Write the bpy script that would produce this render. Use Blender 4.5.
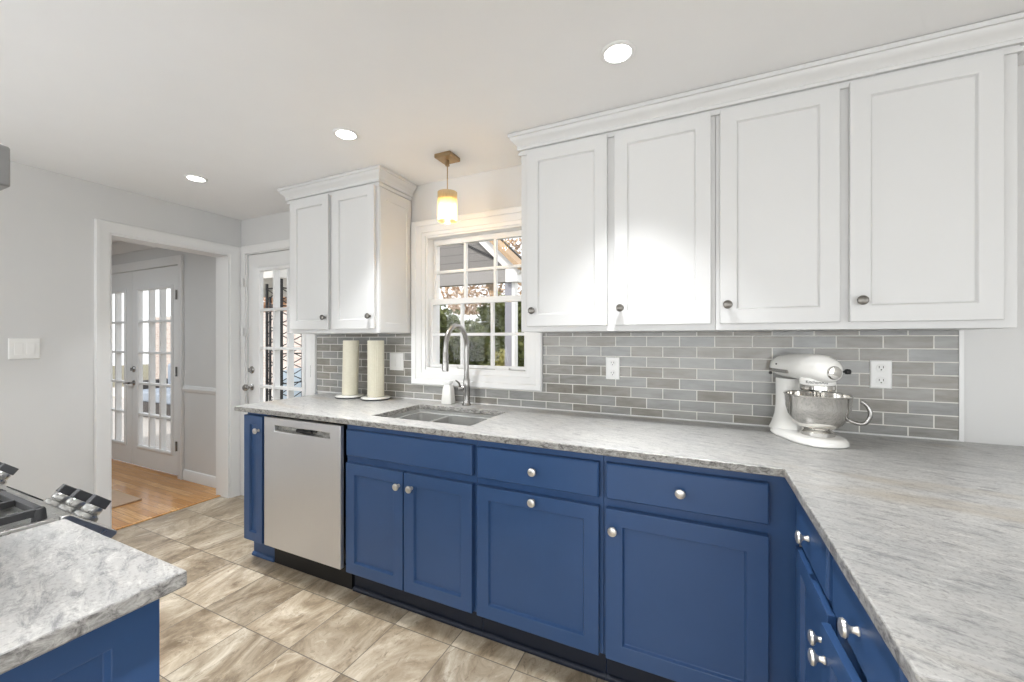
import bpy, bmesh, math, random
from mathutils import Matrix, Vector
from math import pi, sin, cos, radians

for o in list(bpy.data.objects):
    bpy.data.objects.remove(o)
SC = bpy.context.scene
COL = SC.collection
random.seed(7)

# ------------------------------------------------------------------ camera
cam_d = bpy.data.cameras.new('camera')
cam = bpy.data.objects.new('camera', cam_d)
COL.objects.link(cam)
cam.location = (0, -2.126, 1.305)
cam.rotation_euler = (radians(90), 0, radians(25.0))
cam_d.sensor_width = 36.0
cam_d.lens = 404.5 / 1024 * 36
cam_d.shift_y = -2.0 / 1024
cam_d.clip_start = 0.02
SC.camera = cam

# ------------------------------------------------------------------ view + world
SC.view_settings.view_transform = 'Standard'
SC.view_settings.look = 'None'
SC.view_settings.gamma = 1
SC.view_settings.use_curve_mapping = False
SC.view_settings.exposure = 0.34

W = bpy.data.worlds.new('sky')
SC.world = W
W.use_nodes = True
wn, wl = W.node_tree.nodes, W.node_tree.links
wn.clear()
w_out = wn.new('ShaderNodeOutputWorld')
w_bg = wn.new('ShaderNodeBackground')
w_sky = wn.new('ShaderNodeTexSky')
w_sky.sky_type = 'NISHITA'
w_sky.sun_disc = False
w_sky.sun_elevation = radians(38)
w_sky.sun_rotation = radians(200)
w_mix = wn.new('ShaderNodeMix')
w_mix.data_type = 'RGBA'
w_mix.inputs[0].default_value = 0.86
w_mix.inputs[7].default_value = (9.5, 9.6, 9.8, 1)
wl.new(w_sky.outputs[0], w_mix.inputs[6])
wl.new(w_mix.outputs[2], w_bg.inputs[0])
w_bg.inputs[1].default_value = 0.15
wl.new(w_bg.outputs[0], w_out.inputs[0])


def area_light(name, loc, rot, sx, sy, power, col=(1, 1, 1), shape='RECTANGLE', spread=180):
    d = bpy.data.lights.new(name, 'AREA')
    d.shape = shape
    d.size = sx
    d.size_y = sy
    d.energy = power
    d.color = col
    d.spread = radians(spread)
    o = bpy.data.objects.new(name, d)
    COL.objects.link(o)
    o.location = loc
    o.rotation_euler = rot
    return o


# added fill lamps at assumed dining windows behind and beside the camera
area_light('fill_rear', (0.0, -5.36, 1.25), (radians(128), 0, 0), 6.0, 1.9, 58, (0.93, 0.97, 1.0))
area_light('fill_right', (3.57, -3.9, 1.3), (radians(108), 0, radians(90)), 1.9, 1.8, 26, (0.93, 0.97, 1.0))
area_light('fill_left', (-3.47, -3.9, 1.3), (radians(108), 0, radians(-90)), 1.9, 1.8, 62, (0.93, 0.97, 1.0))
sun_d = bpy.data.lights.new('sun', 'SUN')
sun_d.energy = 2.0
sun_d.angle = radians(3)
sun_d.color = (1.0, 0.95, 0.88)
sun_o = bpy.data.objects.new('sun', sun_d)
COL.objects.link(sun_o)
sun_o.rotation_euler = (radians(42), 0, radians(-14))     # high, from behind the house, onto the yard

CEIL = 2.305
CAN_POWER = 5.0


# ------------------------------------------------------------------ mesh helpers
def s2l(c):
    return tuple((x / 255 / 12.92) if x / 255 <= 0.04045 else ((x / 255 + 0.055) / 1.055) ** 2.4 for x in c)


class MB:
    def __init__(s, M=None):
        s.v, s.f = [], []
        s.M = M or Matrix()

    def add(s, vs, fs):
        b = len(s.v)
        s.v += [s.M @ Vector(v) for v in vs]
        s.f += [tuple(b + i for i in f) for f in fs]
        return s

    def box(s, x0, y0, z0, x1, y1, z1):
        vs = [(x, y, z) for z in (z0, z1) for y in (y0, y1) for x in (x0, x1)]
        return s.add(vs, [(0, 2, 3, 1), (4, 5, 7, 6), (0, 1, 5, 4), (2, 6, 7, 3), (0, 4, 6, 2), (1, 3, 7, 5)])

    def loft(s, rings, cap0=True, cap1=True, closed=False):
        n = len(rings[0])
        vs = [p for r in rings for p in r]
        fs = []
        m = len(rings)
        for i in range(m if closed else m - 1):
            a, b = i * n, ((i + 1) % m) * n
            for j in range(n):
                k = (j + 1) % n
                fs.append((a + j, a + k, b + k, b + j))
        if not closed:
            if cap0:
                fs.append(tuple(range(n))[::-1])
            if cap1:
                fs.append(tuple((m - 1) * n + j for j in range(n)))
        return s.add(vs, fs)

    def lathe(s, prof, c=(0, 0, 0), axis=(0, 0, 1), n=28, cap0=True, cap1=True):
        q = Vector((0, 0, 1)).rotation_difference(Vector(axis).normalized()).to_matrix()
        c = Vector(c)
        rings = [[c + q @ Vector((max(r, 1e-5) * cos(2 * pi * j / n), max(r, 1e-5) * sin(2 * pi * j / n), z)) for j in range(n)] for r, z in prof]
        return s.loft(rings, cap0, cap1)

    def cyl(s, p0, p1, r, n=16, r1=None):
        p0, p1 = Vector(p0), Vector(p1)
        L = (p1 - p0).length
        return s.lathe([(r, 0), (r if r1 is None else r1, L)], p0, p1 - p0, n)

    def tube(s, path, r, n=10, closed=False, flat=1.0):
        P = [Vector(p) for p in path]
        m = len(P)
        rings = []
        up = None
        for i in range(m):
            if closed:
                t = P[(i + 1) % m] - P[i - 1]
            else:
                t = P[min(i + 1, m - 1)] - P[max(i - 1, 0)]
            t.normalize()
            if up is None:
                up = Vector((0, 0, 1)) if abs(t.z) < 0.9 else Vector((1, 0, 0))
            a = t.cross(up)
            if a.length < 1e-4:
                a = t.orthogonal()
            a.normalize()
            b = a.cross(t)
            b.normalize()
            up = b
            rr = r[i] if isinstance(r, (list, tuple)) else r
            rings.append([P[i] + a * rr * cos(2 * pi * j / n) + b * rr * flat * sin(2 * pi * j / n) for j in range(n)])
        return s.loft(rings, closed=closed)

    def prism(s, poly, fn, d0, d1):
        return s.loft([[fn(u, v, d0) for u, v in poly], [fn(u, v, d1) for u, v in poly]])

    def sweep(s, path, prof, fn, closed=False):
        """path: 2D points (u,v); prof: (offset to the left of travel, height) closed polygon; mitred."""
        P = [Vector(p).to_2d() if len(p) > 2 else Vector(p) for p in path]
        m = len(P)
        rings = []
        for i in range(m):
            d0 = (P[i] - P[i - 1]).normalized() if (closed or i > 0) else None
            d1 = (P[(i + 1) % m] - P[i]).normalized() if (closed or i < m - 1) else None
            if d0 is None:
                d0 = d1
            if d1 is None:
                d1 = d0
            n0, n1 = Vector((-d0.y, d0.x)), Vector((-d1.y, d1.x))
            b = (n0 + n1)
            b = b / max(b.dot(n0), 1e-6)
            rings.append([fn(P[i].x + b.x * o, P[i].y + b.y * o, h) for o, h in prof])
        return s.loft(rings, closed=closed)

    def grid_slab(s, ub, vb, inc, fn, d0, d1):
        idx = {}
        vs, fs = [], []

        def V(i, j, k):
            key = (i, j, k)
            if key not in idx:
                idx[key] = len(vs)
                vs.append(fn(ub[i], vb[j], (d0, d1)[k]))
            return idx[key]
        nu, nv = len(ub) - 1, len(vb) - 1
        ok = lambda i, j: 0 <= i < nu and 0 <= j < nv and inc(i, j)
        for i in range(nu):
            for j in range(nv):
                if not ok(i, j):
                    continue
                fs.append((V(i, j, 0), V(i, j + 1, 0), V(i + 1, j + 1, 0), V(i + 1, j, 0)))
                fs.append((V(i, j, 1), V(i + 1, j, 1), V(i + 1, j + 1, 1), V(i, j + 1, 1)))
                for (di, dj, a, b) in ((-1, 0, (i, j), (i, j + 1)), (1, 0, (i + 1, j), (i + 1, j + 1)), (0, -1, (i, j), (i + 1, j)), (0, 1, (i, j + 1), (i + 1, j + 1))):
                    if not ok(i + di, j + dj):
                        fs.append((V(*a, 0), V(*b, 0), V(*b, 1), V(*a, 1)))
        return s.add(vs, fs)

    def panel_door(s, x0, z0, x1, z1, y_back, y_front, st=0.055, rec=0.008, top=None, chamf=0.004):
        """shaker door: frame with a recessed centre, facing -y (y_front < y_back)"""
        t = top or st
        R = lambda a, b, c, d, y: [(a, y, b), (c, y, b), (c, y, d), (a, y, d)]
        s.loft([R(x0, z0, x1, z1, y_back), R(x0, z0, x1, z1, y_front),
                R(x0 + st, z0 + t, x1 - st, z1 - t, y_front),
                R(x0 + st + chamf, z0 + t + chamf, x1 - st - chamf, z1 - t - chamf, y_front + rec)])
        return s

    def build(s, name, mat, parent=None, bevel=0.0, seg=2, local=False, angle=35, label=None):
        me = bpy.data.meshes.new(name)
        off = Vector((0, 0, 0))
        p = parent
        while p is not None and not local:
            off += p.location
            p = p.parent
        me.from_pydata([tuple(v - off) for v in s.v], [], s.f)
        bm = bmesh.new()
        bm.from_mesh(me)
        bmesh.ops.recalc_face_normals(bm, faces=bm.faces)
        bm.to_mesh(me)
        bm.free()
        for p in me.polygons:
            p.use_smooth = True
        me.set_sharp_from_angle(angle=radians(angle))
        me.materials.append(mat)
        o = bpy.data.objects.new(name, me)
        COL.objects.link(o)
        if parent is not None:
            o.parent = parent
        if bevel:
            m = o.modifiers.new('bevel', 'BEVEL')
            m.width = bevel
            m.segments = seg
            m.limit_method = 'ANGLE'
            m.angle_limit = radians(40)
            m.use_clamp_overlap = True
        if label:
            o['label'] = label
        return o


def tag(o, label, cat, group=None, kind=None):
    o['label'] = label
    o['category'] = cat
    if group:
        o['group'] = group
    if kind:
        o['kind'] = kind
    return o


def thing(name, label, cat, loc=(0, 0, 0), rotz=0, group=None):
    o = bpy.data.objects.new(name, None)
    o.empty_display_size = 0.05
    COL.objects.link(o)
    o.location = loc
    o.rotation_euler = (0, 0, rotz)
    return tag(o, label, cat, group)


def struct(o, label=None, cat=None):
    o['kind'] = 'structure'
    o['label'] = label or o.name.replace('_', ' ')
    o['category'] = cat or o.name.split('_')[0]
    return o


def dup(o, parent=None, loc=None):
    c = o.copy()
    COL.objects.link(c)
    c.parent = parent
    if loc is not None:
        c.location = loc
    for ch in [k for k in bpy.data.objects if k.parent == o]:
        dup(ch, c)
    return c


XZ = lambda u, v, d: (u, d, v)       # wall facing -y : u=x, v=z, d=y
YZ = lambda u, v, d: (d, u, v)       # wall along y
XY = lambda u, v, d: (u, v, d)


# ------------------------------------------------------------------ materials
def new_mat(name):
    m = bpy.data.materials.new(name)
    m.use_nodes = True
    nt = m.node_tree
    return m, nt, nt.nodes['Principled BSDF']


def N(nt, t, **k):
    n = nt.nodes.new(t)
    for a, b in k.items():
        setattr(n, a, b)
    return n


def coords(nt, scale=(1, 1, 1), rot=(0, 0, 0), loc=(0, 0, 0)):
    tc = N(nt, 'ShaderNodeTexCoord')
    src = tc.outputs['Object']
    if any(rot):
        m0 = N(nt, 'ShaderNodeMapping')
        m0.inputs['Rotation'].default_value = rot
        nt.links.new(src, m0.inputs[0])
        src = m0.outputs[0]
    mp = N(nt, 'ShaderNodeMapping')
    mp.inputs['Scale'].default_value = scale
    mp.inputs['Location'].default_value = loc
    nt.links.new(src, mp.inputs[0])
    return mp.outputs[0]


def noise(nt, vec, scale=5, detail=3, rough=0.5, dist=0):
    n = N(nt, 'ShaderNodeTexNoise')
    n.inputs['Scale'].default_value = scale
    n.inputs['Detail'].default_value = detail
    n.inputs['Roughness'].default_value = rough
    n.inputs['Distortion'].default_value = dist
    if vec is not None:
        nt.links.new(vec, n.inputs['Vector'])
    return n


def ramp(nt, fac, stops):
    r = N(nt, 'ShaderNodeValToRGB')
    while len(r.color_ramp.elements) < len(stops):
        r.color_ramp.elements.new(0.5)
    for e, (p, c) in zip(r.color_ramp.elements, stops):
        e.position = p
        e.color = (*c, 1) if len(c) == 3 else c
    nt.links.new(fac, r.inputs[0])
    return r.outputs[0]


def mixc(nt, fac, a, b, mode='MIX'):
    m = N(nt, 'ShaderNodeMix', data_type='RGBA', blend_type=mode)
    for sock, val in ((m.inputs[0], fac), (m.inputs[6], a), (m.inputs[7], b)):
        if hasattr(val, 'is_output'):
            nt.links.new(val, sock)
        elif isinstance(val, (int, float)):
            sock.default_value = val
        else:
            sock.default_value = (*val, 1)
    return m.outputs[2]


def bump(nt, bsdf, h, strength=0.2, dist=0.002):
    b = N(nt, 'ShaderNodeBump')
    b.inputs['Strength'].default_value = strength
    b.inputs['Distance'].default_value = dist
    nt.links.new(h, b.inputs['Height'])
    nt.links.new(b.outputs[0], bsdf.inputs['Normal'])


def paint(name, srgb, rough=0.45, var=0.04, bumps=0.05, spec=0.5, scale=6):
    m, nt, b = new_mat(name)
    c = s2l(srgb)
    v = coords(nt)
    n = noise(nt, v, scale, 3)
    lo = tuple(x * (1 - var) for x in c)
    hi = tuple(min(1, x * (1 + var)) for x in c)
    nt.links.new(mixc(nt, n.outputs[0], lo, hi), b.inputs['Base Color'])
    b.inputs['Roughness'].default_value = rough
    b.inputs['Specular IOR Level'].default_value = spec
    if bumps:
        n2 = noise(nt, v, 220, 2)
        bump(nt, b, n2.outputs[0], bumps, 0.001)
    return m


def metal(name, srgb, rough=0.3, stretch=(1, 1, 1), var=0.08, metallic=1.0):
    m, nt, b = new_mat(name)
    c = s2l(srgb)
    v = coords(nt, stretch)
    n = noise(nt, v, 40, 3)
    nt.links.new(mixc(nt, n.outputs[0], tuple(x * (1 - var) for x in c), tuple(min(1, x * (1 + var)) for x in c)), b.inputs['Base Color'])
    b.inputs['Metallic'].default_value = metallic
    r = N(nt, 'ShaderNodeMapRange')
    r.inputs[3].default_value = rough * 0.8
    r.inputs[4].default_value = rough * 1.25
    nt.links.new(n.outputs[0], r.inputs[0])
    nt.links.new(r.outputs[0], b.inputs['Roughness'])
    return m


M_WALL = paint('wall_paint', (212, 212, 211), 0.6, 0.02, 0.06)
M_CEIL = paint('ceiling_paint', (238, 238, 238), 0.8, 0.015, 0.08, 0.3)
M_TRIM = paint('trim_paint', (229, 229, 228), 0.35, 0.015, 0.02)
M_CAB = paint('cabinet_white', (209, 209, 208), 0.38, 0.015, 0.03)
M_BLUE = paint('cabinet_blue', (51, 82, 126), 0.36, 0.06, 0.04)
M_KICK = paint('kick_shade', (26, 34, 50), 0.5, 0.05, 0.03)  # cabinet blue darkened to paint in the toe-kick recess shade
M_BLACK = paint('black_gap', (14, 15, 18), 0.5, 0.05, 0)
M_PLATE = paint('white_plastic', (238, 238, 236), 0.3, 0.01, 0)
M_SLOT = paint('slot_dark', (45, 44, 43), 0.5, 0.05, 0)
M_NICKEL = metal('brushed_nickel', (222, 218, 211), 0.3, (1, 1, 1), 0.05, 0.8)
M_KNOBDK = metal('dark_pewter', (118, 115, 110), 0.3)
M_STEEL = metal('stainless_door', (218, 218, 220), 0.36, (14, 0.3, 0.3), 0.04, 0.78)
M_STEELH = metal('stainless_brushed', (190, 190, 188), 0.28, (8, 1, 1), 0.05)
M_SINK = metal('sink_steel', (200, 200, 198), 0.3, (2, 8, 2), 0.05, 0.7)
M_FAUCET = metal('satin_nickel', (164, 162, 159), 0.24)
M_CHROME = metal('polished_steel', (222, 220, 216), 0.07, (1, 1, 1), 0.02)
M_MIXER = paint('mixer_enamel', (240, 239, 235), 0.14, 0.01, 0, 0.6)
M_MIXGREY = metal('mixer_band', (170, 168, 165), 0.2)
M_CREAM = None
M_IRON = paint('cast_iron', (52, 52, 54), 0.55, 0.2, 0.25, scale=60)
M_KNOBBLK = paint('knob_charcoal', (70, 71, 73), 0.3, 0.05, 0)
M_BRASS = metal('aged_brass', (172, 148, 116), 0.4)
M_CERAMIC = paint('ceramic_white', (236, 235, 230), 0.2, 0.01, 0)


def mat_granite():
    m, nt, b = new_mat('granite')
    rot = (0, 0, radians(17))
    big = noise(nt, coords(nt, (2.2, 6, 4), rot), 1.8, 6, 0.65, 0.6)
    base = ramp(nt, big.outputs[0], [(0.25, s2l((160, 161, 161))), (0.5, s2l((174, 173, 171))), (0.75, s2l((186, 185, 181)))])
    st = noise(nt, coords(nt, (6, 17, 10), rot), 2.5, 9, 0.8, 0.6)
    vein = ramp(nt, st.outputs[0], [(0.36, (0.8, 0.8, 0.8)), (0.5, (0, 0, 0))])
    c = mixc(nt, vein, base, s2l((104, 105, 107)))
    st2 = noise(nt, coords(nt, (9, 30, 20), rot, (4, 2, 1)), 2.4, 7, 0.75, 0.5)
    lite = ramp(nt, st2.outputs[0], [(0.52, (0, 0, 0)), (0.68, (0.6, 0.6, 0.6))])
    c = mixc(nt, lite, c, s2l((212, 211, 206)))
    tn = noise(nt, coords(nt, (1, 3.2, 1), rot, (3.1, 0.4, 0)), 1.7, 3, 0.5, 0.4)
    tan = ramp(nt, tn.outputs[0], [(0.6, (0, 0, 0)), (0.72, (0.5, 0.5, 0.5))])
    c = mixc(nt, tan, c, s2l((162, 148, 126)))
    sp = noise(nt, coords(nt), 150, 3, 0.6)
    spk = ramp(nt, sp.outputs[0], [(0.34, (0.4, 0.4, 0.4)), (0.48, (0, 0, 0))])
    c = mixc(nt, spk, c, s2l((112, 110, 108)))
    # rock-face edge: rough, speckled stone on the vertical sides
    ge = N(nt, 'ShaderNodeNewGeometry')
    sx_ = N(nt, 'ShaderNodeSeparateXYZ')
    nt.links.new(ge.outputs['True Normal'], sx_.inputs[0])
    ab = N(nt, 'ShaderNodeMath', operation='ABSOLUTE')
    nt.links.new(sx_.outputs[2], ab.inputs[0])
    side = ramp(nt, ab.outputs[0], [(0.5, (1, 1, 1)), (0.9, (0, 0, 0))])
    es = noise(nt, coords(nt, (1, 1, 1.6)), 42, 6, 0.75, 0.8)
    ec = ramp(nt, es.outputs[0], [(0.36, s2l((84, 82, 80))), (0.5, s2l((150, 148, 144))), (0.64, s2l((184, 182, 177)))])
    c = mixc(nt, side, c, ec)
    nt.links.new(c, b.inputs['Base Color'])
    b.inputs['Roughness'].default_value = 0.32
    bump(nt, b, sp.outputs[0], 0.12, 0.002)
    return m


def mat_granite_edge():
    return M_GRANITE


def mat_tile():
    m, nt, b = new_mat('glazed_tile')
    tc = N(nt, 'ShaderNodeTexCoord')
    sep = N(nt, 'ShaderNodeSeparateXYZ')
    nt.links.new(tc.outputs['Object'], sep.inputs[0])
    ax = N(nt, 'ShaderNodeMath', operation='ADD')
    ax.inputs[1].default_value = 0.245 + 0.1524 * 40
    nt.links.new(sep.outputs[0], ax.inputs[0])
    az = N(nt, 'ShaderNodeMath', operation='ADD')
    az.inputs[1].default_value = -0.906
    nt.links.new(sep.outputs[2], az.inputs[0])
    cmb = N(nt, 'ShaderNodeCombineXYZ')
    nt.links.new(ax.outputs[0], cmb.inputs[0])
    nt.links.new(az.outputs[0], cmb.inputs[1])
    br = N(nt, 'ShaderNodeTexBrick')
    nt.links.new(cmb.outputs[0], br.inputs['Vector'])
    br.inputs['Color1'].default_value = (0, 0, 0, 1)
    br.inputs['Color2'].default_value = (1, 1, 1, 1)
    br.inputs['Mortar'].default_value = (0.5, 0.5, 0.5, 1)
    br.inputs['Scale'].default_value = 1
    br.inputs['Mortar Size'].default_value = 0.0022
    br.inputs['Mortar Smooth'].default_value = 0.15
    br.inputs['Brick Width'].default_value = 0.1524
    br.inputs['Row Height'].default_value = 0.0515
    tone = ramp(nt, br.outputs['Color'], [(0.0, s2l((122, 117, 107))), (0.35, s2l((145, 141, 133))), (0.7, s2l((141, 143, 143))), (1.0, s2l((159, 159, 155)))])
    cl = noise(nt, coords(nt, (6, 1, 26)), 1.6, 4, 0.6, 0.4)
    tone = mixc(nt, 0.35, tone, ramp(nt, cl.outputs[0], [(0.3, s2l((118, 114, 107))), (0.65, s2l((174, 173, 170)))]))
    c = mixc(nt, br.outputs['Fac'], tone, s2l((222, 220, 214)))
    nt.links.new(c, b.inputs['Base Color'])
    r = N(nt, 'ShaderNodeMapRange')
    r.inputs[3].default_value = 0.14
    r.inputs[4].default_value = 0.7
    nt.links.new(br.outputs['Fac'], r.inputs[0])
    nt.links.new(r.outputs[0], b.inputs['Roughness'])
    inv = N(nt, 'ShaderNodeMath', operation='MULTIPLY_ADD')
    inv.inputs[1].default_value = -1
    nt.links.new(br.outputs['Fac'], inv.inputs[0])
    nt.links.new(cl.outputs[0], inv.inputs[2])
    bump(nt, b, inv.outputs[0], 0.35, 0.002)
    return m


def mat_floor_tile():
    m, nt, b = new_mat('floor_tile')
    v = coords(nt, (1, 1, 1), (0, 0, 0), (1.572 + 0.303 * 40, 0.675 + 0.303 * 40, 0))
    br = N(nt, 'ShaderNodeTexBrick')
    br.offset = 0.0
    nt.links.new(v, br.inputs['Vector'])
    br.inputs['Color1'].default_value = (0, 0, 0, 1)
    br.inputs['Color2'].default_value = (1, 1, 1, 1)
    br.inputs['Scale'].default_value = 1
    br.inputs['Mortar Size'].default_value = 0.0022
    br.inputs['Mortar Smooth'].default_value = 0.2
    br.inputs['Brick Width'].default_value = 0.303
    br.inputs['Row Height'].default_value = 0.303
    off = N(nt, 'ShaderNodeVectorMath', operation='MULTIPLY_ADD')
    off.inputs[1].default_value = (37, 21, 11)
    nt.links.new(br.outputs['Color'], off.inputs[0])
    nt.links.new(v, off.inputs[2])
    mp = N(nt, 'ShaderNodeMapping')
    mp.inputs['Scale'].default_value = (4.6, 2.1, 1)
    mp.inputs['Rotation'].default_value = (0, 0, radians(9))
    nt.links.new(off.outputs[0], mp.inputs[0])
    n1 = noise(nt, mp.outputs[0], 1.0, 8, 0.7, 1.0)
    c = ramp(nt, n1.outputs[0], [(0.34, s2l((106, 92, 74))), (0.46, s2l((146, 132, 112))), (0.56, s2l((172, 160, 141))), (0.68, s2l((206, 197, 180)))])
    tone = ramp(nt, br.outputs['Color'], [(0, (0.8, 0.79, 0.78)), (0.35, (0.93, 0.92, 0.9)), (0.7, (1.0, 0.985, 0.965)), (1, (1.15, 1.13, 1.1))])
    c = mixc(nt, 1.0, c, tone, 'MULTIPLY')
    n2 = noise(nt, mp.outputs[0], 3.6, 10, 0.8, 2.2)
    vein = ramp(nt, n2.outputs[0], [(0.36, (0.75, 0.75, 0.75)), (0.46, (0, 0, 0))])
    c = mixc(nt, vein, c, s2l((104, 88, 70)))
    lt = ramp(nt, n2.outputs[0], [(0.56, (0, 0, 0)), (0.7, (0.5, 0.5, 0.5))])
    c = mixc(nt, lt, c, s2l((214, 206, 188)))
    c = mixc(nt, br.outputs['Fac'], c, s2l((98, 90, 80)))
    nt.links.new(c, b.inputs['Base Color'])
    b.inputs['Roughness'].default_value = 0.28
    inv = N(nt, 'ShaderNodeMath', operation='MULTIPLY_ADD')
    inv.inputs[1].default_value = -2
    nt.links.new(br.outputs['Fac'], inv.inputs[0])
    nt.links.new(n1.outputs[0], inv.inputs[2])
    bump(nt, b, inv.outputs[0], 0.25, 0.001)
    return m


def mat_oak():
    m, nt, b = new_mat('oak_floor')
    v = coords(nt, (1, 1, 1), (0, 0, 0), (20, 20, 0))
    br = N(nt, 'ShaderNodeTexBrick')
    nt.links.new(v, br.inputs['Vector'])
    br.inputs['Color1'].default_value = (0, 0, 0, 1)
    br.inputs['Color2'].default_value = (1, 1, 1, 1)
    br.inputs['Mortar'].default_value = (0.2, 0.2, 0.2, 1)
    br.inputs['Scale'].default_value = 1
    br.inputs['Mortar Size'].default_value = 0.0007
    br.inputs['Brick Width'].default_value = 0.62
    br.inputs['Row Height'].default_value = 0.057
    br.offset = 0.37
    g = noise(nt, coords(nt, (1.5, 30, 1)), 3, 4, 0.6, 0.5)
    c = ramp(nt, br.outputs['Color'], [(0, s2l((188, 134, 74))), (0.5, s2l((206, 154, 94))), (1, s2l((220, 172, 112)))])
    c = mixc(nt, ramp(nt, g.outputs[0], [(0.4, (0.5, 0.5, 0.5)), (0.6, (0, 0, 0))]), c, s2l((164, 110, 58)))
    c = mixc(nt, br.outputs['Fac'], c, s2l((96, 58, 28)))
    nt.links.new(c, b.inputs['Base Color'])
    b.inputs['Roughness'].default_value = 0.22
    return m


def mat_glass(name='clear_glass', tint=(1, 1, 1), refl=0.08):
    m, nt, b = new_mat(name)
    nt.nodes.remove(b)
    out = nt.nodes['Material Output']
    tr = N(nt, 'ShaderNodeBsdfTransparent')
    tr.inputs[0].default_value = (*tint, 1)
    gl = N(nt, 'ShaderNodeBsdfGlossy')
    gl.inputs['Roughness'].default_value = 0.02
    lw = N(nt, 'ShaderNodeLayerWeight')
    pw = N(nt, 'ShaderNodeMath', operation='POWER')
    pw.inputs[1].default_value = 5
    nt.links.new(lw.outputs['Facing'], pw.inputs[0])
    fr = N(nt, 'ShaderNodeMath', operation='MULTIPLY_ADD')
    fr.inputs[1].default_value = 0.7
    fr.inputs[2].default_value = 0.008
    nt.links.new(pw.outputs[0], fr.inputs[0])
    mx = N(nt, 'ShaderNodeMixShader')
    nt.links.new(fr.outputs[0], mx.inputs[0])
    nt.links.new(tr.outputs[0], mx.inputs[1])
    nt.links.new(gl.outputs[0], mx.inputs[2])
    nt.links.new(mx.outputs[0], out.inputs[0])
    return m


def mat_shade_glass():
    m, nt, b = new_mat('amber_seeded_glass')
    nt.nodes.remove(b)
    out = nt.nodes['Material Output']
    tr = N(nt, 'ShaderNodeBsdfTransparent')
    tr.inputs[0].default_value = (1.0, 0.93, 0.78, 1)
    tl = N(nt, 'ShaderNodeBsdfTranslucent')
    tl.inputs[0].default_value = (1.0, 0.86, 0.6, 1)
    gl = N(nt, 'ShaderNodeBsdfGlossy')
    gl.inputs['Roughness'].default_value = 0.08
    m1 = N(nt, 'ShaderNodeMixShader')
    n = noise(nt, coords(nt, (1, 1, 0.3)), 60, 2)
    mr = N(nt, 'ShaderNodeMapRange')
    mr.inputs[3].default_value = 0.35
    mr.inputs[4].default_value = 0.65
    nt.links.new(n.outputs[0], mr.inputs[0])
    nt.links.new(mr.outputs[0], m1.inputs[0])
    nt.links.new(tr.outputs[0], m1.inputs[1])
    nt.links.new(tl.outputs[0], m1.inputs[2])
    m2 = N(nt, 'ShaderNodeMixShader')
    m2.inputs[0].default_value = 0.08
    nt.links.new(m1.outputs[0], m2.inputs[1])
    nt.links.new(gl.outputs[0], m2.inputs[2])
    nt.links.new(m2.outputs[0], out.inputs[0])
    return m


def emit(name, col, strength):
    m, nt, b = new_mat(name)
    b.inputs['Base Color'].default_value = (0.9, 0.9, 0.9, 1)
    b.inputs['Emission Color'].default_value = (*col, 1)
    b.inputs['Emission Strength'].default_value = strength
    return m


def mat_ribbed():
    m, nt, b = new_mat('ribbed_paper')
    v = coords(nt)
    n = noise(nt, v, 90, 3)
    nt.links.new(mixc(nt, n.outputs[0], s2l((231, 225, 203)), s2l((243, 238, 220))), b.inputs['Base Color'])
    b.inputs['Roughness'].default_value = 0.85
    bump(nt, b, n.outputs[0], 0.3, 0.002)
    return m


def mat_siding(name, srgb, pitch=0.13, horizontal=True):
    m, nt, b = new_mat(name)
    w = N(nt, 'ShaderNodeTexWave')
    w.wave_profile = 'SAW'
    w.bands_direction = 'Z' if horizontal else 'X'
    w.inputs['Scale'].default_value = 2 * pi / 20 / pitch
    nt.links.new(coords(nt), w.inputs[0])
    c = s2l(srgb)
    nt.links.new(ramp(nt, w.outputs[0], [(0.0, tuple(x * 0.55 for x in c)), (0.12, c), (1.0, c)]), b.inputs['Base Color'])
    b.inputs['Roughness'].default_value = 0.7
    bump(nt, b, w.outputs[0], 0.5, 0.02)
    return m


def mat_leaf(name, cols, scale=1.6):
    m, nt, b = new_mat(name)
    n = noise(nt, coords(nt), scale, 4, 0.7)
    st = [(0.25 + 0.5 * i / (len(cols) - 1), s2l(c)) for i, c in enumerate(cols)]
    nt.links.new(ramp(nt, n.outputs[0], st), b.inputs['Base Color'])
    b.inputs['Roughness'].default_value = 0.6
    return m


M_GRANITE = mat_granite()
M_TILE = mat_tile()
M_FLOOR = mat_floor_tile()
M_OAK = mat_oak()
M_GLASS = mat_glass()
M_SHADE = mat_shade_glass()
M_CREAM = mat_ribbed()
M_CANLENS = emit('can_lens', (1, 0.98, 0.95), 9)
M_BULB = emit('warm_bulb', (1.0, 0.78, 0.42), 40)

# ================================================================== ROOM SHELL
WT = 0.14          # back wall thickness
BW = (-7.0, 3.6)
# back wall with openings: french door, back door, window
ub = [BW[0], -6.21, -4.445, -3.445, -2.655, -1.605, -0.895, BW[1]]
vb = [0, 1.11, 1.965, 2.015, CEIL]


def bw_inc(i, j):
    if i == 1 and j < 3:
        return False
    if i == 3 and j < 3:
        return False
    if i == 5 and j == 1:
        return False
    return True


struct(MB().grid_slab(ub, vb, bw_inc, XZ, 0.0, WT).build('wall_back', M_WALL), 'light grey painted wall behind the sink counter', 'wall')

# left wall of the kitchen with the cased opening
LW0, LW1 = -3.51, -3.675
struct(MB().grid_slab([-5.4, -4.9, -2.9, -0.841, -0.093, 0.0], [0, 0.35, 2.0, 2.2, CEIL], lambda i, j: not ((i == 3 and j < 2) or (i == 1 and j in (1, 2))), YZ, LW1, LW0)
       .build('wall_left', M_WALL), 'light grey wall with the wide white cased opening', 'wall')
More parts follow.
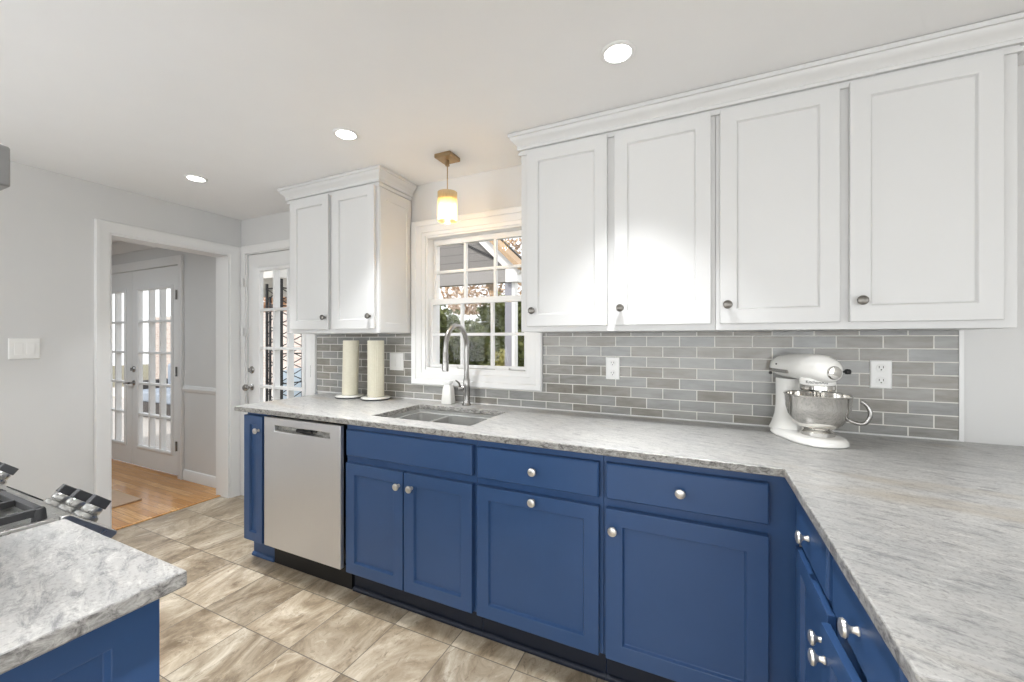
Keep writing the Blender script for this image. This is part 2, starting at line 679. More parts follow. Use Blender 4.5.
# unseen wall behind the range, kept low so the fill light passes over
struct(MB().box(LW0, -2.56, 0, -0.9, -2.42, 1.0).build('wall_front', M_WALL), 'unseen light grey half wall behind the range, kept low for the light', 'wall')
struct(MB().grid_slab([LW0, -3.1, 3.1, 3.72], [0, 0.25, 2.2, CEIL], lambda i, j: not (i == 1 and j == 1), XZ, -5.5, -5.4)
       .build('wall_rear', M_WALL), 'light grey dining area wall with an added wide window', 'wall')
struct(MB().grid_slab([-5.4, -4.9, -2.9, 0.0], [0, 0.35, 2.2, CEIL], lambda i, j: not (i == 1 and j == 1), YZ, 3.6, 3.72)
       .build('wall_right', M_WALL), 'light grey dining area wall with an added side window', 'wall')
# adjoining room
struct(MB().box(-7.14, -2.8, 0, -7.0, WT, CEIL).build('wall_adjoining_left', M_WALL), 'far wall of the adjoining room', 'wall')
struct(MB().box(-7.0, -2.8, 0, LW1, -2.68, CEIL).build('wall_adjoining_front', M_WALL), 'near wall of the adjoining room', 'wall')
struct(MB().grid_slab([-7.14, LW1, 3.72], [-5.5, -2.8, WT], lambda i, j: not (i == 0 and j == 0), XY, CEIL, CEIL + 0.1).build('ceiling', M_CEIL), 'smooth white ceiling', 'ceiling')
struct(MB().box(-3.63, -5.5, -0.1, 3.72, WT, 0.0).build('floor', M_FLOOR), 'beige stone look square floor tiles of the kitchen', 'floor')
struct(MB().box(-7.14, -2.8, -0.1, -3.63, WT, 0.0).build('floor_adjoining', M_OAK), 'honey oak plank floor of the adjoining room', 'floor')
struct(MB().prism([(-3.655, 0.0), (-3.655, 0.004), (-3.648, 0.007), (-3.617, 0.007), (-3.61, 0.004), (-3.61, 0.0)], lambda u, v, d: (u, d, v), -0.84, -0.094)
       .build('trim_threshold', M_OAK), 'thin oak transition strip between tile and wood', 'trim')

# casing profile: (offset outwards, projection)
CAS = [(0.0, 0.0), (0.0, 0.012), (0.008, 0.016), (0.045, 0.018), (0.058, 0.024), (0.068, 0.024), (0.072, 0.018), (0.072, 0.0)]


def casing_prof(w):
    return [(o * w / 0.072, h) for o, h in CAS]


# --- cased opening on the left wall (kitchen side and far side) with jamb lining
fnL = lambda u, v, h: (LW0 + h, u, v)
cas = MB().sweep([(-0.841, 0.0), (-0.841, 2.0), (-0.093, 2.0), (-0.093, 0.0)], casing_prof(0.072), fnL)
struct(cas.build('trim_1', M_TRIM), 'white casing around the wide opening in the left wall', 'trim')
cas = MB().sweep([(-0.841, 0.0), (-0.841, 2.0), (-0.093, 2.0), (-0.093, 0.0)], casing_prof(0.072), lambda u, v, h: (LW1 - h, u, v))
struct(cas.build('trim_2', M_TRIM), 'white casing on the far side of the wide opening', 'trim')
j = MB()
j.box(LW1 - 0.002, -0.841, 0, LW0 + 0.002, -0.829, 1.988)
j.box(LW1 - 0.002, -0.105, 0, LW0 + 0.002, -0.093, 1.988)
j.box(LW1 - 0.002, -0.841, 1.988, LW0 + 0.002, -0.093, 2.0)
struct(j.build('trim_3', M_TRIM), 'white jamb lining of the wide opening', 'trim')

# --- baseboards, chair rail and crown in the adjoining room
BASE = [(0, 0), (0.014, 0), (0.014, 0.075), (0.008, 0.09), (0, 0.095)]
RAIL = [(0, 0.815), (0.012, 0.82), (0.02, 0.845), (0.012, 0.868), (0, 0.875)]


def along_back(prof, x0, x1):
    mb = MB()
    mb.loft([[(x, -o, h) for o, h in prof] for x in (x0, x1)])
    return mb


struct(along_back(BASE, -4.355, LW1).build('baseboard_back', M_TRIM), 'white baseboard right of the double glass doors', 'baseboard')
struct(along_back(RAIL, -4.355, LW1).build('trim_4', M_TRIM), 'white chair rail right of the double glass doors', 'trim')
CR = [(0, CEIL - 0.1), (0.012, CEIL - 0.1), (0.02, CEIL - 0.085), (0.05, CEIL - 0.035), (0.06, CEIL - 0.02), (0.06, CEIL), (0, CEIL)]
struct(along_back(CR, -7.0, LW1).build('trim_5', M_TRIM), 'white crown moulding of the adjoining room', 'trim')
mb = MB()
mb.loft([[(LW0 + o, y, h) for o, h in BASE] for y in (-2.42, -0.915)])
struct(mb.build('baseboard_left', M_TRIM), 'white baseboard of the kitchen left wall', 'baseboard')


# ------------------------------------------------------------------ doors with glass lites
def glazed_leaf(parent, x0, x1, z0, z1, y0, y1, gx0, gx1, gz0, gz1, cols, rows, mat):
    """door slab with glazed opening; returns nothing, builds children"""
    mb = MB().grid_slab([x0, gx0, gx1, x1], [z0, gz0, gz1, z1], lambda i, j: not (i == 1 and j == 1), XZ, y0, y1)
    mb.build('door_leaf', mat, parent, 0.002)
    # glazing frame moulding
    fr = MB()
    prof = [(0, 0), (0, -0.006), (-0.004, -0.012), (-0.022, -0.012), (-0.028, -0.004), (-0.028, 0.0)]
    path = [(gx0, gz0), (gx0, gz1), (gx1, gz1), (gx1, gz0)]
    fr.sweep(path, [(-o, h) for o, h in [(0.0, 0.012), (0.03, 0.012), (0.03, -0.006), (0.022, -0.012), (0.004, -0.012), (-0.004, -0.006), (-0.004, 0.0), (0, 0.0)]], lambda u, v, h: (u, y0 + h, v), closed=True)
    fr.build('glazing_frame', M_TRIM, parent)
    g = MB().box(gx0 + 0.005, (y0 + y1) / 2 - 0.003, gz0 + 0.005, gx1 - 0.005, (y0 + y1) / 2 + 0.003, gz1 - 0.005)
    g.build('glass_pane', M_GLASS, parent)
    mu = MB()
    ix0, ix1, iz0, iz1 = gx0 + 0.028, gx1 - 0.028, gz0 + 0.028, gz1 - 0.028
    for c in range(1, cols):
        x = ix0 + (ix1 - ix0) * c / cols
        mu.box(x - 0.011, y0 - 0.004, gz0 + 0.02, x + 0.011, y1 + 0.002, gz1 - 0.02)
    for r in range(1, rows):
        z = iz0 + (iz1 - iz0) * r / rows
        mu.box(gx0 + 0.02, y0 - 0.003, z - 0.011, gx1 - 0.02, y1 + 0.001, z + 0.011)
    mu.build('muntin_grid', M_TRIM, parent, 0.002)


def lever_set(parent, x, z, y, d=1, dead=0.14, lever=True):
    mb = MB().lathe([(0.026, 0), (0.026, 0.006), (0.02, 0.01), (0.011, 0.014), (0.011, 0.04)], (x, y, z), (0, -1, 0), 20)
    if lever:
        mb.tube([(x, y - 0.04, z), (x + d * 0.02, y - 0.046, z), (x + d * 0.06, y - 0.046, z - 0.002), (x + d * 0.1, y - 0.044, z - 0.006)], [0.011, 0.01, 0.008, 0.006], 10)
    else:
        mb.lathe([(0.011, 0.03), (0.02, 0.038), (0.028, 0.05), (0.028, 0.06), (0.02, 0.07), (0.0, 0.072)], (x, y, z), (0, -1, 0), 20)
    mb.build('door_knob', M_FAUCET, parent, label='brushed nickel door knob')
    if dead:
        mb = MB().lathe([(0.03, 0), (0.03, 0.006), (0.024, 0.012), (0.0, 0.013)], (x, y, z + dead), (0, -1, 0), 20)
        mb.box(x - 0.006, y - 0.03, z + dead - 0.016, x + 0.006, y - 0.012, z + dead + 0.016)
        mb.build('deadbolt', M_FAUCET, parent, label='round nickel deadbolt turn')


def hinge(parent, x, z, y, h=0.09):
    mb = MB().cyl((x, y - 0.006, z - h / 2), (x, y - 0.006, z + h / 2), 0.006, 10)
    mb.box(x - 0.014, y - 0.003, z - h / 2, x + 0.014, y, z + h / 2)
    mb.build('hinge', M_FAUCET, parent)


# back door (single, in the kitchen)
bd = thing('door_1', 'white back door with glass lites beside the end of the counter', 'door', (-3.05, 0, 0))
bd['kind'] = 'structure'
glazed_leaf(bd, -3.433, -2.663, 0.012, 2.005, 0.012, 0.055, -3.302, -2.745, 0.255, 1.888, 3, 5, M_TRIM)
lever_set(bd, -3.383, 0.905, 0.012, 1, 0.143, lever=False)
for z in (0.28, 1.062, 1.8):
    hinge(bd, -2.655, z, 0.0)
fnB = lambda u, v, h: (u, -h, v)
struct(MB().sweep([(-3.445, 0), (-3.445, 2.015), (-2.655, 2.015), (-2.655, 0)], casing_prof(0.062), fnB).build('trim_6', M_TRIM), 'white casing around the back door', 'trim')
j = MB()
j.box(-3.445, 0, 0, -3.436, WT, 2.008)
j.box(-2.66, 0.002, 0, -2.655, WT, 2.008)
j.box(-3.445, 0, 2.008, -2.655, WT, 2.015)
j.box(-3.436, 0.058, 0, -3.42, 0.07, 2.008)
j.box(-2.676, 0.058, 0, -2.66, 0.07, 2.008)
j.box(-3.436, 0.058, 1.992, -2.66, 0.07, 2.008)
struct(j.build('trim_7', M_TRIM), 'white jamb of the back door', 'trim')
for z, lbl in ((1.775, 'upper'), (1.365, 'lower')):
    mb = MB().box(-3.478, -0.026, z - 0.036, -3.452, -0.0225, z + 0.036)
    mb.cyl((-3.447, -0.026, z - 0.036), (-3.447, -0.026, z + 0.036), 0.006, 10)
    mb.box(-3.444, -0.012, z - 0.03, -3.428, 0.012, z + 0.03)
    tag(mb.build('door_latch', M_TRIM, None, 0.001), 'small pale metal flip latch, %s one on the back door casing' % lbl, 'latch', 'flip latches on the back door casing')

# french doors in the adjoining room
fd = thing('door_2', 'pair of white French doors with fifteen lites in the adjoining room', 'door', (-5.33, 0, 0))
fd['kind'] = 'structure'
glazed_leaf(fd, -5.325, -4.452, 0.015, 2.0, 0.004, 0.048, -5.215, -4.556, 0.198, 1.822, 3, 5, M_TRIM)
glazed_leaf(fd, -6.203, -5.332, 0.015, 2.0, 0.004, 0.048, -6.1, -5.44, 0.198, 1.822, 3, 5, M_TRIM)
lever_set(fd, -5.285, 0.855, 0.004, -1, 0.14, lever=True)
for z in (0.3, 1.0, 1.72):
    hinge(fd, -4.447, z, -0.02)
struct(MB().sweep([(-6.21, 0), (-6.21, 2.008), (-4.445, 2.008), (-4.445, 0)], casing_prof(0.08), fnB).build('trim_8', M_TRIM), 'white casing around the French doors', 'trim')

# ------------------------------------------------------------------ window over the sink
wx0, wx1, wz0, wz1 = -1.605, -0.895, 1.11, 1.965
win = thing('window_1', 'white double hung window with grids above the sink', 'window', (-1.25, 0, wz0))
win['kind'] = 'structure'
# casing: wide flat board with stepped back band
WC = [(0.0, 0.0), (0.0, 0.008), (0.02, 0.012), (0.022, 0.018), (0.06, 0.02), (0.064, 0.026), (0.09, 0.03), (0.097, 0.024), (0.097, 0.0)]
MB().sweep([(wx0, wz0), (wx0, wz1), (wx1, wz1), (wx1, wz0)], WC, fnB, closed=True).build('window_casing', M_TRIM, win)
# jamb box
j = MB()
j.box(wx0, 0.002, wz0, wx0 + 0.012, 0.138, wz1)
j.box(wx1 - 0.012, 0.002, wz0, wx1, 0.138, wz1)
j.box(wx0 + 0.012, 0.002, wz1 - 0.012, wx1 - 0.012, 0.138, wz1)
j.box(wx0 + 0.012, 0.002, wz0, wx1 - 0.012, 0.138, wz0 + 0.012)
j.build('window_jamb', M_TRIM, win)


def sash(gx0, gx1, gz0, gz1, y0, y1, fx, fz0, fz1):
    mb = MB().grid_slab([gx0 - fx, gx0, gx1, gx1 + fx], [gz0 - fz0, gz0, gz1, gz1 + fz1], lambda i, j: not (i == 1 and j == 1), XZ, y0, y1)
    s = mb.build('sash', M_TRIM, win, 0.002)
    MB().box(gx0 - 0.004, (y0 + y1) / 2 - 0.002, gz0 - 0.004, gx1 + 0.004, (y0 + y1) / 2 + 0.002, gz1 + 0.004).build('glass_pane', M_GLASS, s)
    mu = MB()
    for c in (1, 2):
        x = gx0 + (gx1 - gx0) * c / 3
        mu.box(x - 0.009, y0 + 0.006, gz0 - 0.002, x + 0.009, y1 - 0.006, gz1 + 0.002)
    z = (gz0 + gz1) / 2
    mu.box(gx0 - 0.002, y0 + 0.007, z - 0.009, gx1 + 0.002, y1 - 0.007, z + 0.009)
    mu.build('muntin_grid', M_TRIM, s, 0.001)


sash(-1.572, -0.928, 1.142, 1.526, 0.03, 0.065, 0.021, 0.018, 0.036)
sash(-1.572, -0.928, 1.567, 1.917, 0.07, 0.105, 0.021, 0.035, 0.035)
for x in (-1.42, -1.06):
    mb = MB().box(x - 0.045, 0.008, 1.1205, x + 0.045, 0.03, 1.135)
    mb.build('sash_lift', M_TRIM, win, 0.004)

# unseen dining windows, added as openings for the fill lamps
for k, (lab, mk) in enumerate((('added unseen wide white framed dining window', lambda u, v, d: (u, -5.45 + d, v)), ('added unseen white framed dining side window', lambda u, v, d: (3.66 + d, u, v)), ('added unseen white framed window left of the dining area', lambda u, v, d: (-3.59 + d, u, v)))):
    u0, u1, v0, v1 = ((-3.1, 3.1, 0.25, 2.2), (-4.9, -2.9, 0.35, 2.2), (-4.9, -2.9, 0.35, 2.2))[k]
    nn = (7, 3, 3)[k]
    us = [u0]
    for i in range(nn):
        a = u0 + (u1 - u0) * i / nn
        b = u0 + (u1 - u0) * (i + 1) / nn
        us += [a + 0.05, b - 0.05] if i else [a + 0.05, b - 0.05]
    us.append(u1)
    mb = MB().grid_slab(us, [v0, v0 + 0.05, v1 - 0.05, v1], lambda i, j: not (i % 2 == 1 and j == 1), mk, -0.04, 0.04)
    struct(mb.build('window_%d' % (k + 2), M_TRIM), lab, 'window')

# ================================================================== KNOB prototypes
KNOB_PROF = [(0.0075, 0), (0.0085, 0.002), (0.0062, 0.006), (0.0055, 0.012), (0.008, 0.016), (0.0145, 0.019), (0.0168, 0.023), (0.0155, 0.0275), (0.009, 0.030), (0.0, 0.0305)]
knob_cache = {}


def knob(parent, p, axis, mat):
    key = (axis, mat.name)
    if key not in knob_cache:
        mb = MB().lathe(KNOB_PROF, (0, 0, 0), axis, 20)
        o = mb.build('knob', mat, None)
        knob_cache[key] = o.data
    else:
        o = bpy.data.objects.new('knob', knob_cache[key])
        COL.objects.link(o)
    off = Vector((0, 0, 0))
    q = parent
    while q is not None:
        off += q.location
        q = q.parent
    o.parent = parent
    o.location = Vector(p) - off
    return o


# ================================================================== BASE CABINETS, SINK RUN
YF, YD = -0.612, -0.640       # face frame front, door front
KZ = 0.128


def base_carcass(root, x0, x1, open_left=False):
    mb = MB()
    # toe-kick shaped side silhouette swept across the unit: closed box body with recess below
    sil = [(-0.004, 0.002), (-0.56, 0.002), (-0.56, KZ), (YF, KZ), (YF, 0.883), (-0.004, 0.883)]
    mb.loft([[(x, y, z) for y, z in sil] for x in (x0, x1)])
    return mb.build('carcass', M_BLUE, root, 0.0015)


def drawer_front(root, x0, x1, z0, z1, knobx=None):
    d = MB().loft([[(x0, YF - 0.001, z0), (x1, YF - 0.001, z0), (x1, YF - 0.001, z1), (x0, YF - 0.001, z1)],
                   [(x0, YD + 0.004, z0), (x1, YD + 0.004, z0), (x1, YD + 0.004, z1), (x0, YD + 0.004, z1)],
                   [(x0 + 0.005, YD, z0 + 0.005), (x1 - 0.005, YD, z0 + 0.005), (x1 - 0.005, YD, z1 - 0.005), (x0 + 0.005, YD, z1 - 0.005)]]).build('drawer', M_BLUE, root, 0.001)
    if knobx is not None:
        knob(d, (knobx, YD, (z0 + z1) / 2), (0, -1, 0), M_NICKEL)
    return d


def base_door(root, x0, x1, z0, z1, kn=None, st=0.055):
    d = MB().panel_door(x0, z0, x1, z1, YF - 0.001, YD, st, 0.013, None, 0.005).build('door', M_BLUE, root, 0.0015)
    if kn:
        knob(d, (kn[0], YD, kn[1]), (0, -1, 0), M_NICKEL)
    return d


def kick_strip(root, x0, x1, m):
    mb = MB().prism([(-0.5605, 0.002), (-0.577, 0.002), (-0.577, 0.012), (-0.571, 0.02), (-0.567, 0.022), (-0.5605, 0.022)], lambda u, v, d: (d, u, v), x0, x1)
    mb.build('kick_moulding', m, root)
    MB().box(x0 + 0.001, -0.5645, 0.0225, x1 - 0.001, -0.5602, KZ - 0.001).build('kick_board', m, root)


u1 = thing('base_cabinet', 'narrow blue pull-out cabinet at the left end of the sink counter', 'cabinet', (-2.35, -0.3, 0), group='blue base cabinets under the sink counter')
base_carcass(u1, -2.44, -2.258)
base_door(u1, -2.428, -2.265, 0.137, 0.862, (-2.292, 0.782), 0.05)
kick_strip(u1, -2.455, -2.258, M_BLUE)

u2 = thing('base_cabinet', 'blue sink cabinet with one wide drawer front over a pair of doors', 'cabinet', (-1.25, -0.3, 0), group='blue base cabinets under the sink counter')
# sink cabinet: body without a top so the sink bowls can hang in it
mb = MB()
mb.loft([[(x, y, z) for y, z in [(-0.56, 0.002), (-0.56, KZ), (YF, KZ), (YF, 0.883), (YF + 0.02, 0.883), (YF + 0.02, KZ + 0.02), (-0.004, KZ + 0.02), (-0.004, 0.002)]] for x in (-1.632, -0.870)])
mb.build('carcass', M_BLUE, u2, 0.0015)
for xa, xb in ((-1.632, -1.614), (-0.888, -0.870)):
    MB().box(xa, YF + 0.0205, KZ + 0.0205, xb, -0.004, 0.883).build('side_panel', M_BLUE, u2)
drawer_front(u2, -1.612, -0.882, 0.722, 0.851)
base_door(u2, -1.612, -1.254, 0.137, 0.686, (-1.275, 0.622))
base_door(u2, -1.246, -0.882, 0.137, 0.686, (-1.2, 0.622))
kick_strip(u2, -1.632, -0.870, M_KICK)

u3 = thing('base_cabinet', 'blue cabinet with knobbed drawer above a single wide pull-out front with centred knob', 'cabinet', (-0.6, -0.3, 0), group='blue base cabinets under the sink counter')
base_carcass(u3, -0.869, -0.328)
drawer_front(u3, -0.858, -0.341, 0.719, 0.849, -0.598)
base_door(u3, -0.858, -0.341, 0.137, 0.686, (-0.6, 0.664))
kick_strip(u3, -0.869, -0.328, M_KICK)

u4 = thing('base_cabinet', 'blue corner cabinet with drawer over one wide door next to the peninsula', 'cabinet', (-0.06, -0.3, 0), group='blue base cabinets under the sink counter')
base_carcass(u4, -0.327, 0.278)
drawer_front(u4, -0.315, 0.195, 0.721, 0.851, -0.062)
base_door(u4, -0.315, 0.193, 0.137, 0.686, (-0.287, 0.614), 0.06)
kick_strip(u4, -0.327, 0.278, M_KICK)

# dishwasher
dw = thing('dishwasher', 'stainless steel dishwasher built in between blue cabinets', 'dishwasher', (-1.945, -0.3, 0))
MB().box(-2.25, -0.56, 0.002, -1.64, -0.01, 0.872).build('tub_body', M_BLACK, dw)
hx0, hx1, hz0, hz1 = -2.155, -1.722, 0.792, 0.824
mb = MB().grid_slab([-2.243, hx0, hx1, -1.648], [0.139, hz0, hz1, 0.866], lambda i, j: not (i == 1 and j == 1), XZ, YD - 0.002, -0.618)
mb.build('front_panel', M_STEEL, dw, 0.003)
# recessed pocket handle
pk = MB()
R = lambda a, b, c, d, y: [(a, y, b), (c, y, b), (c, y, d), (a, y, d)]
pk.loft([R(hx0 + 0.0005, hz0 + 0.0005, hx1 - 0.0005, hz1 - 0.0005, YD), R(hx0 + 0.004, hz0 + 0.006, hx1 - 0.004, hz1 - 0.002, YD + 0.006), R(hx0 + 0.004, hz0 + 0.006, hx1 - 0.004, hz1 - 0.002, YD + 0.016), R(hx0 + 0.0005, hz0 + 0.0005, hx1 - 0.0005, hz1 - 0.0005, YD + 0.02)], cap0=False)
pk.build('handle_pocket', M_STEELH, dw)
MB().prism([(-1.982 + 0.011 * (1 - cos(a)), hz0 + 0.016 + 0.011 * sin(a)) for a in [pi / 2 + pi * k / 8 for k in range(9)]][::1] and
           [(-1.972 + 0.009 * cos(a), hz0 + 0.018 + 0.009 * sin(a)) for a in [pi / 2 + pi * k / 8 for k in range(9)]] +
           [(-1.866 + 0.009 * cos(a), hz0 + 0.018 + 0.009 * sin(a)) for a in [-pi / 2 + pi * k / 8 for k in range(9)]], XZ, YD + 0.0005, YD + 0.0058).build('finger_scoop', M_BLACK, dw, label='black finger scoop of the handle')
MB().box(-2.25, -0.574, 0.004, -1.64, -0.562, 0.12).build('kick_plate', M_BLACK, dw)

# ================================================================== PENINSULA CABINET (faces -x)
PX = 0.280      # face frame
PD = 0.262      # door front
ROTP = Matrix(((0, -1, 0, 0), (1, 0, 0, 0), (0, 0, 1, 0), (0, 0, 0, 1)))   # local -y -> world +x ... see below
# local frame: door built facing local -y ; map local (x, y, z) -> world (y, -x, z) so that local -y faces world -x
MP = Matrix(((0, 1, 0, 0), (-1, 0, 0, 0), (0, 0, 1, 0), (0, 0, 0, 1)))
# with this map: world x = local y, world y = -local x
pen = thing('base_cabinet', 'blue peninsula cabinet with two drawers over two doors, one slightly ajar', 'cabinet', (0.6, -1.05, 0), group='blue cabinets of the peninsula')
mb = MB(MP)
sil = [(0.36, 0.002), (0.36, KZ), (PX, KZ), (PX, 0.883), (0.85, 0.883), (0.85, 0.002)]
mb.loft([[(lx, ly, z) for ly, z in sil] for lx in (0.6415, 1.475)])
mb.build('carcass', M_BLUE, pen, 0.0015)
for (ya, yb) in ((-0.982, -0.646), (-1.36, -1.022)):
    xa, xb = -yb, -ya
    d = MB(MP).loft([R(xa, 0.708, xb, 0.856, PX - 0.001), R(xa, 0.708, xb, 0.856, PD + 0.004), R(xa + 0.005, 0.713, xb - 0.005, 0.851, PD)]).build('drawer', M_BLUE, pen, 0.001)
    knob(d, (PD, (ya + yb) / 2, 0.772), (-1, 0, 0), M_NICKEL)
d = MB(MP).panel_door(0.646, 0.137, 0.985, 0.676, PX - 0.001, PD, 0.055, 0.013, None, 0.005).build('door', M_BLUE, pen, 0.0015)
knob(d, (PD, -0.958, 0.598), (-1, 0, 0), M_NICKEL)
# second door stands a little ajar, hinged at its far end
hy = -1.36
d2 = MB(MP).panel_door(1.018, 0.137, 1.36, 0.676, PX - 0.001, PD, 0.055, 0.013, None, 0.005)
rot = Matrix.Translation((PX, hy, 0)) @ Matrix.Rotation(radians(3.2), 4, 'Z') @ Matrix.Translation((-PX, -hy, 0))
d2.v = [rot @ v for v in d2.v]
d2 = d2.build('door', M_BLUE, pen, 0.0015, label='blue door standing slightly ajar')
kp = rot @ Vector((PD, -1.046, 0.61))
knob(d2, kp, (-1, 0, 0), M_NICKEL)
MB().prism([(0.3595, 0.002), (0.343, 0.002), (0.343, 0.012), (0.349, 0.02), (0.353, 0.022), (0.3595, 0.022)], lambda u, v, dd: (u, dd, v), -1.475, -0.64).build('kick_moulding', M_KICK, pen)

# ================================================================== WORKTOP
CT0, CT1 = 0.886, 0.914
sx0, sx1, sy0, sy1 = -1.53, -0.943, -0.552, -0.158
xb_ = [-2.468, sx0, sx1, 0.229, 1.16]
yb_ = [-1.497, -0.672, sy0, sy1, -0.002]


def ct_inc(i, j):
    if j == 0:
        return i == 3
    return not (i == 1 and j == 2)


mb = MB().grid_slab(xb_, yb_, ct_inc, XY, CT0, CT1)
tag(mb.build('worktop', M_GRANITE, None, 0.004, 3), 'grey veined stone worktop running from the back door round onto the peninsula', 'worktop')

# ================================================================== SINK
sk = thing('kitchen_sink', 'stainless steel double bowl undermount sink set into the stone worktop', 'sink', (-1.236, -0.355, 0.7))


def rect(x0, y0, x1, y1, z, r=0.02, n=4):
    pts = []
    for cx, cy, a0 in ((x1 - r, y1 - r, 0), (x0 + r, y1 - r, pi / 2), (x0 + r, y0 + r, pi), (x1 - r, y0 + r, 3 * pi / 2)):
        for k in range(n + 1):
            a = a0 + pi / 2 * k / n
            pts.append((cx + r * cos(a), cy + r * sin(a), z))
    return pts


# top rim ring with stepped ledge, open in the middle
o = 0.012
mb = MB()
mb.loft([rect(sx0 - o, sy0 - o, sx1 + o, sy1 + o, 0.8855, 0.02), rect(sx0 - 0.002, sy0 - 0.002, sx1 + 0.002, sy1 + 0.002, 0.8855, 0.015),
         rect(sx0 - 0.002, sy0 - 0.002, sx1 + 0.002, sy1 + 0.002, 0.868, 0.015),
         rect(sx0 + 0.012, sy0 + 0.012, sx1 - 0.012, sy1 - 0.012, 0.866, 0.015),
         rect(sx0 + 0.012, sy0 + 0.012, sx1 - 0.012, sy1 - 0.012, 0.862, 0.015),
         rect(sx0 - o, sy0 - o, sx1 + o, sy1 + o, 0.862, 0.02)], closed=True)
mb.build('sink_rim', M_SINK, sk)
xm = -1.318
for (a, b) in ((sx0 + 0.012, xm - 0.009), (xm + 0.009, sx1 - 0.012)):
    mb = MB()
    yA, yB = sy0 + 0.012, sy1 - 0.012
    mb.loft([rect(a - 0.001, yA - 0.001, b + 0.001, yB + 0.001, 0.8615, 0.02), rect(a, yA, b, yB, 0.8615, 0.02), rect(a + 0.004, yA + 0.004, b - 0.004, yB - 0.004, 0.69, 0.03), rect(a + 0.03, yA + 0.03, b - 0.03, yB - 0.03, 0.675, 0.03),
             rect(a + 0.03, yA + 0.03, b - 0.03, yB - 0.03, 0.672, 0.03), rect(a + 0.002, yA + 0.002, b - 0.002, yB - 0.002, 0.688, 0.03)], closed=False, cap1=False, cap0=False)
    # floor of the bowl
    cx, cy = (a + b) / 2, (yA + yB) / 2
    fl = rect(a + 0.03, yA + 0.03, b - 0.03, yB - 0.03, 0.675, 0.03)
    mb.add(fl, [tuple(range(len(fl)))])
    bl = mb.build('bowl', M_SINK, sk)
    MB().lathe([(0.04, 0), (0.04, 0.003), (0.03, 0.003), (0.026, 0.001), (0.0, 0.001)], (cx, cy, 0.6755), (0, 0, 1), 20).build('drain', M_CHROME, bl)
MB().box(xm - 0.008, sy0 + 0.013, 0.69, xm + 0.008, sy1 - 0.013, 0.8605).build('divider', M_SINK, sk, 0.003)

# ================================================================== FAUCET
fx, fy = -1.252, -0.075
fc = thing('faucet', 'brushed nickel gooseneck pull-down faucet behind the sink', 'faucet', (fx, fy, CT1))
mb = MB().lathe([(0.027, 0), (0.027, 0.006), (0.022, 0.012), (0.0205, 0.02), (0.0195, 0.1), (0.0205, 0.105), (0.0205, 0.15), (0.017, 0.158), (0.014, 0.2), (0.013, 0.205)], (fx, fy, CT1), n=24)
mb.build('body', M_FAUCET, fc)
path = [(fx, fy, CT1 + 0.2)]
cz, ry = CT1 + 0.345, 0.108
for k in range(0, 5):
    path.append((fx, fy, CT1 + 0.23 + 0.115 * k / 4))
for k in range(1, 17):
    a = pi * k / 16
    path.append((fx, fy - ry + ry * cos(a), cz + ry * 1.12 * sin(a)))
path.append((fx, fy - 2 * ry - 0.003, cz - 0.03))
MB().tube(path, 0.014, 14).build('spout', M_FAUCET, fc)
MB().lathe([(0.0142, 0), (0.0155, -0.004), (0.0155, -0.045), (0.0165, -0.05), (0.0175, -0.055), (0.018, -0.1), (0.014, -0.104), (0, -0.104)], (fx, fy - 2 * ry - 0.003, cz - 0.026), (0, 0.0, 1), 20).build('spray_head', M_FAUCET, fc)
mb = MB().cyl((fx - 0.015, fy - 0.004, CT1 + 0.1), (fx - 0.045, fy - 0.012, CT1 + 0.1), 0.0165, 18)
mb.tube([(fx - 0.036, fy - 0.014, CT1 + 0.112), (fx - 0.036, fy - 0.03, CT1 + 0.135), (fx - 0.037, fy - 0.06, CT1 + 0.15)], [0.006, 0.0055, 0.005], 8)
mb.build('lever_handle', M_FAUCET, fc)

# soap dispenser
sp = thing('soap_bottle', 'white tapered ceramic soap bottle with flat cap beside the faucet', 'soap dispenser', (-1.385, -0.068, CT1))
q = lambda w, d, z: rect(-1.385 - w, -0.068 - d, -1.385 + w, -0.068 + d, CT1 + z, min(w, d) * 0.4)
MB().loft([q(0.036, 0.03, 0.001), q(0.0375, 0.031, 0.004), q(0.03, 0.026, 0.085), q(0.024, 0.022, 0.108), q(0.02, 0.019, 0.114)]).build('bottle', M_CERAMIC, sp)
MB().loft([q(0.013, 0.013, 0.114), q(0.013, 0.013, 0.12), q(0.023, 0.02, 0.122), q(0.026, 0.021, 0.127), q(0.026, 0.021, 0.136), q(0.022, 0.018, 0.139)]).build('cap', M_PLATE, sp)


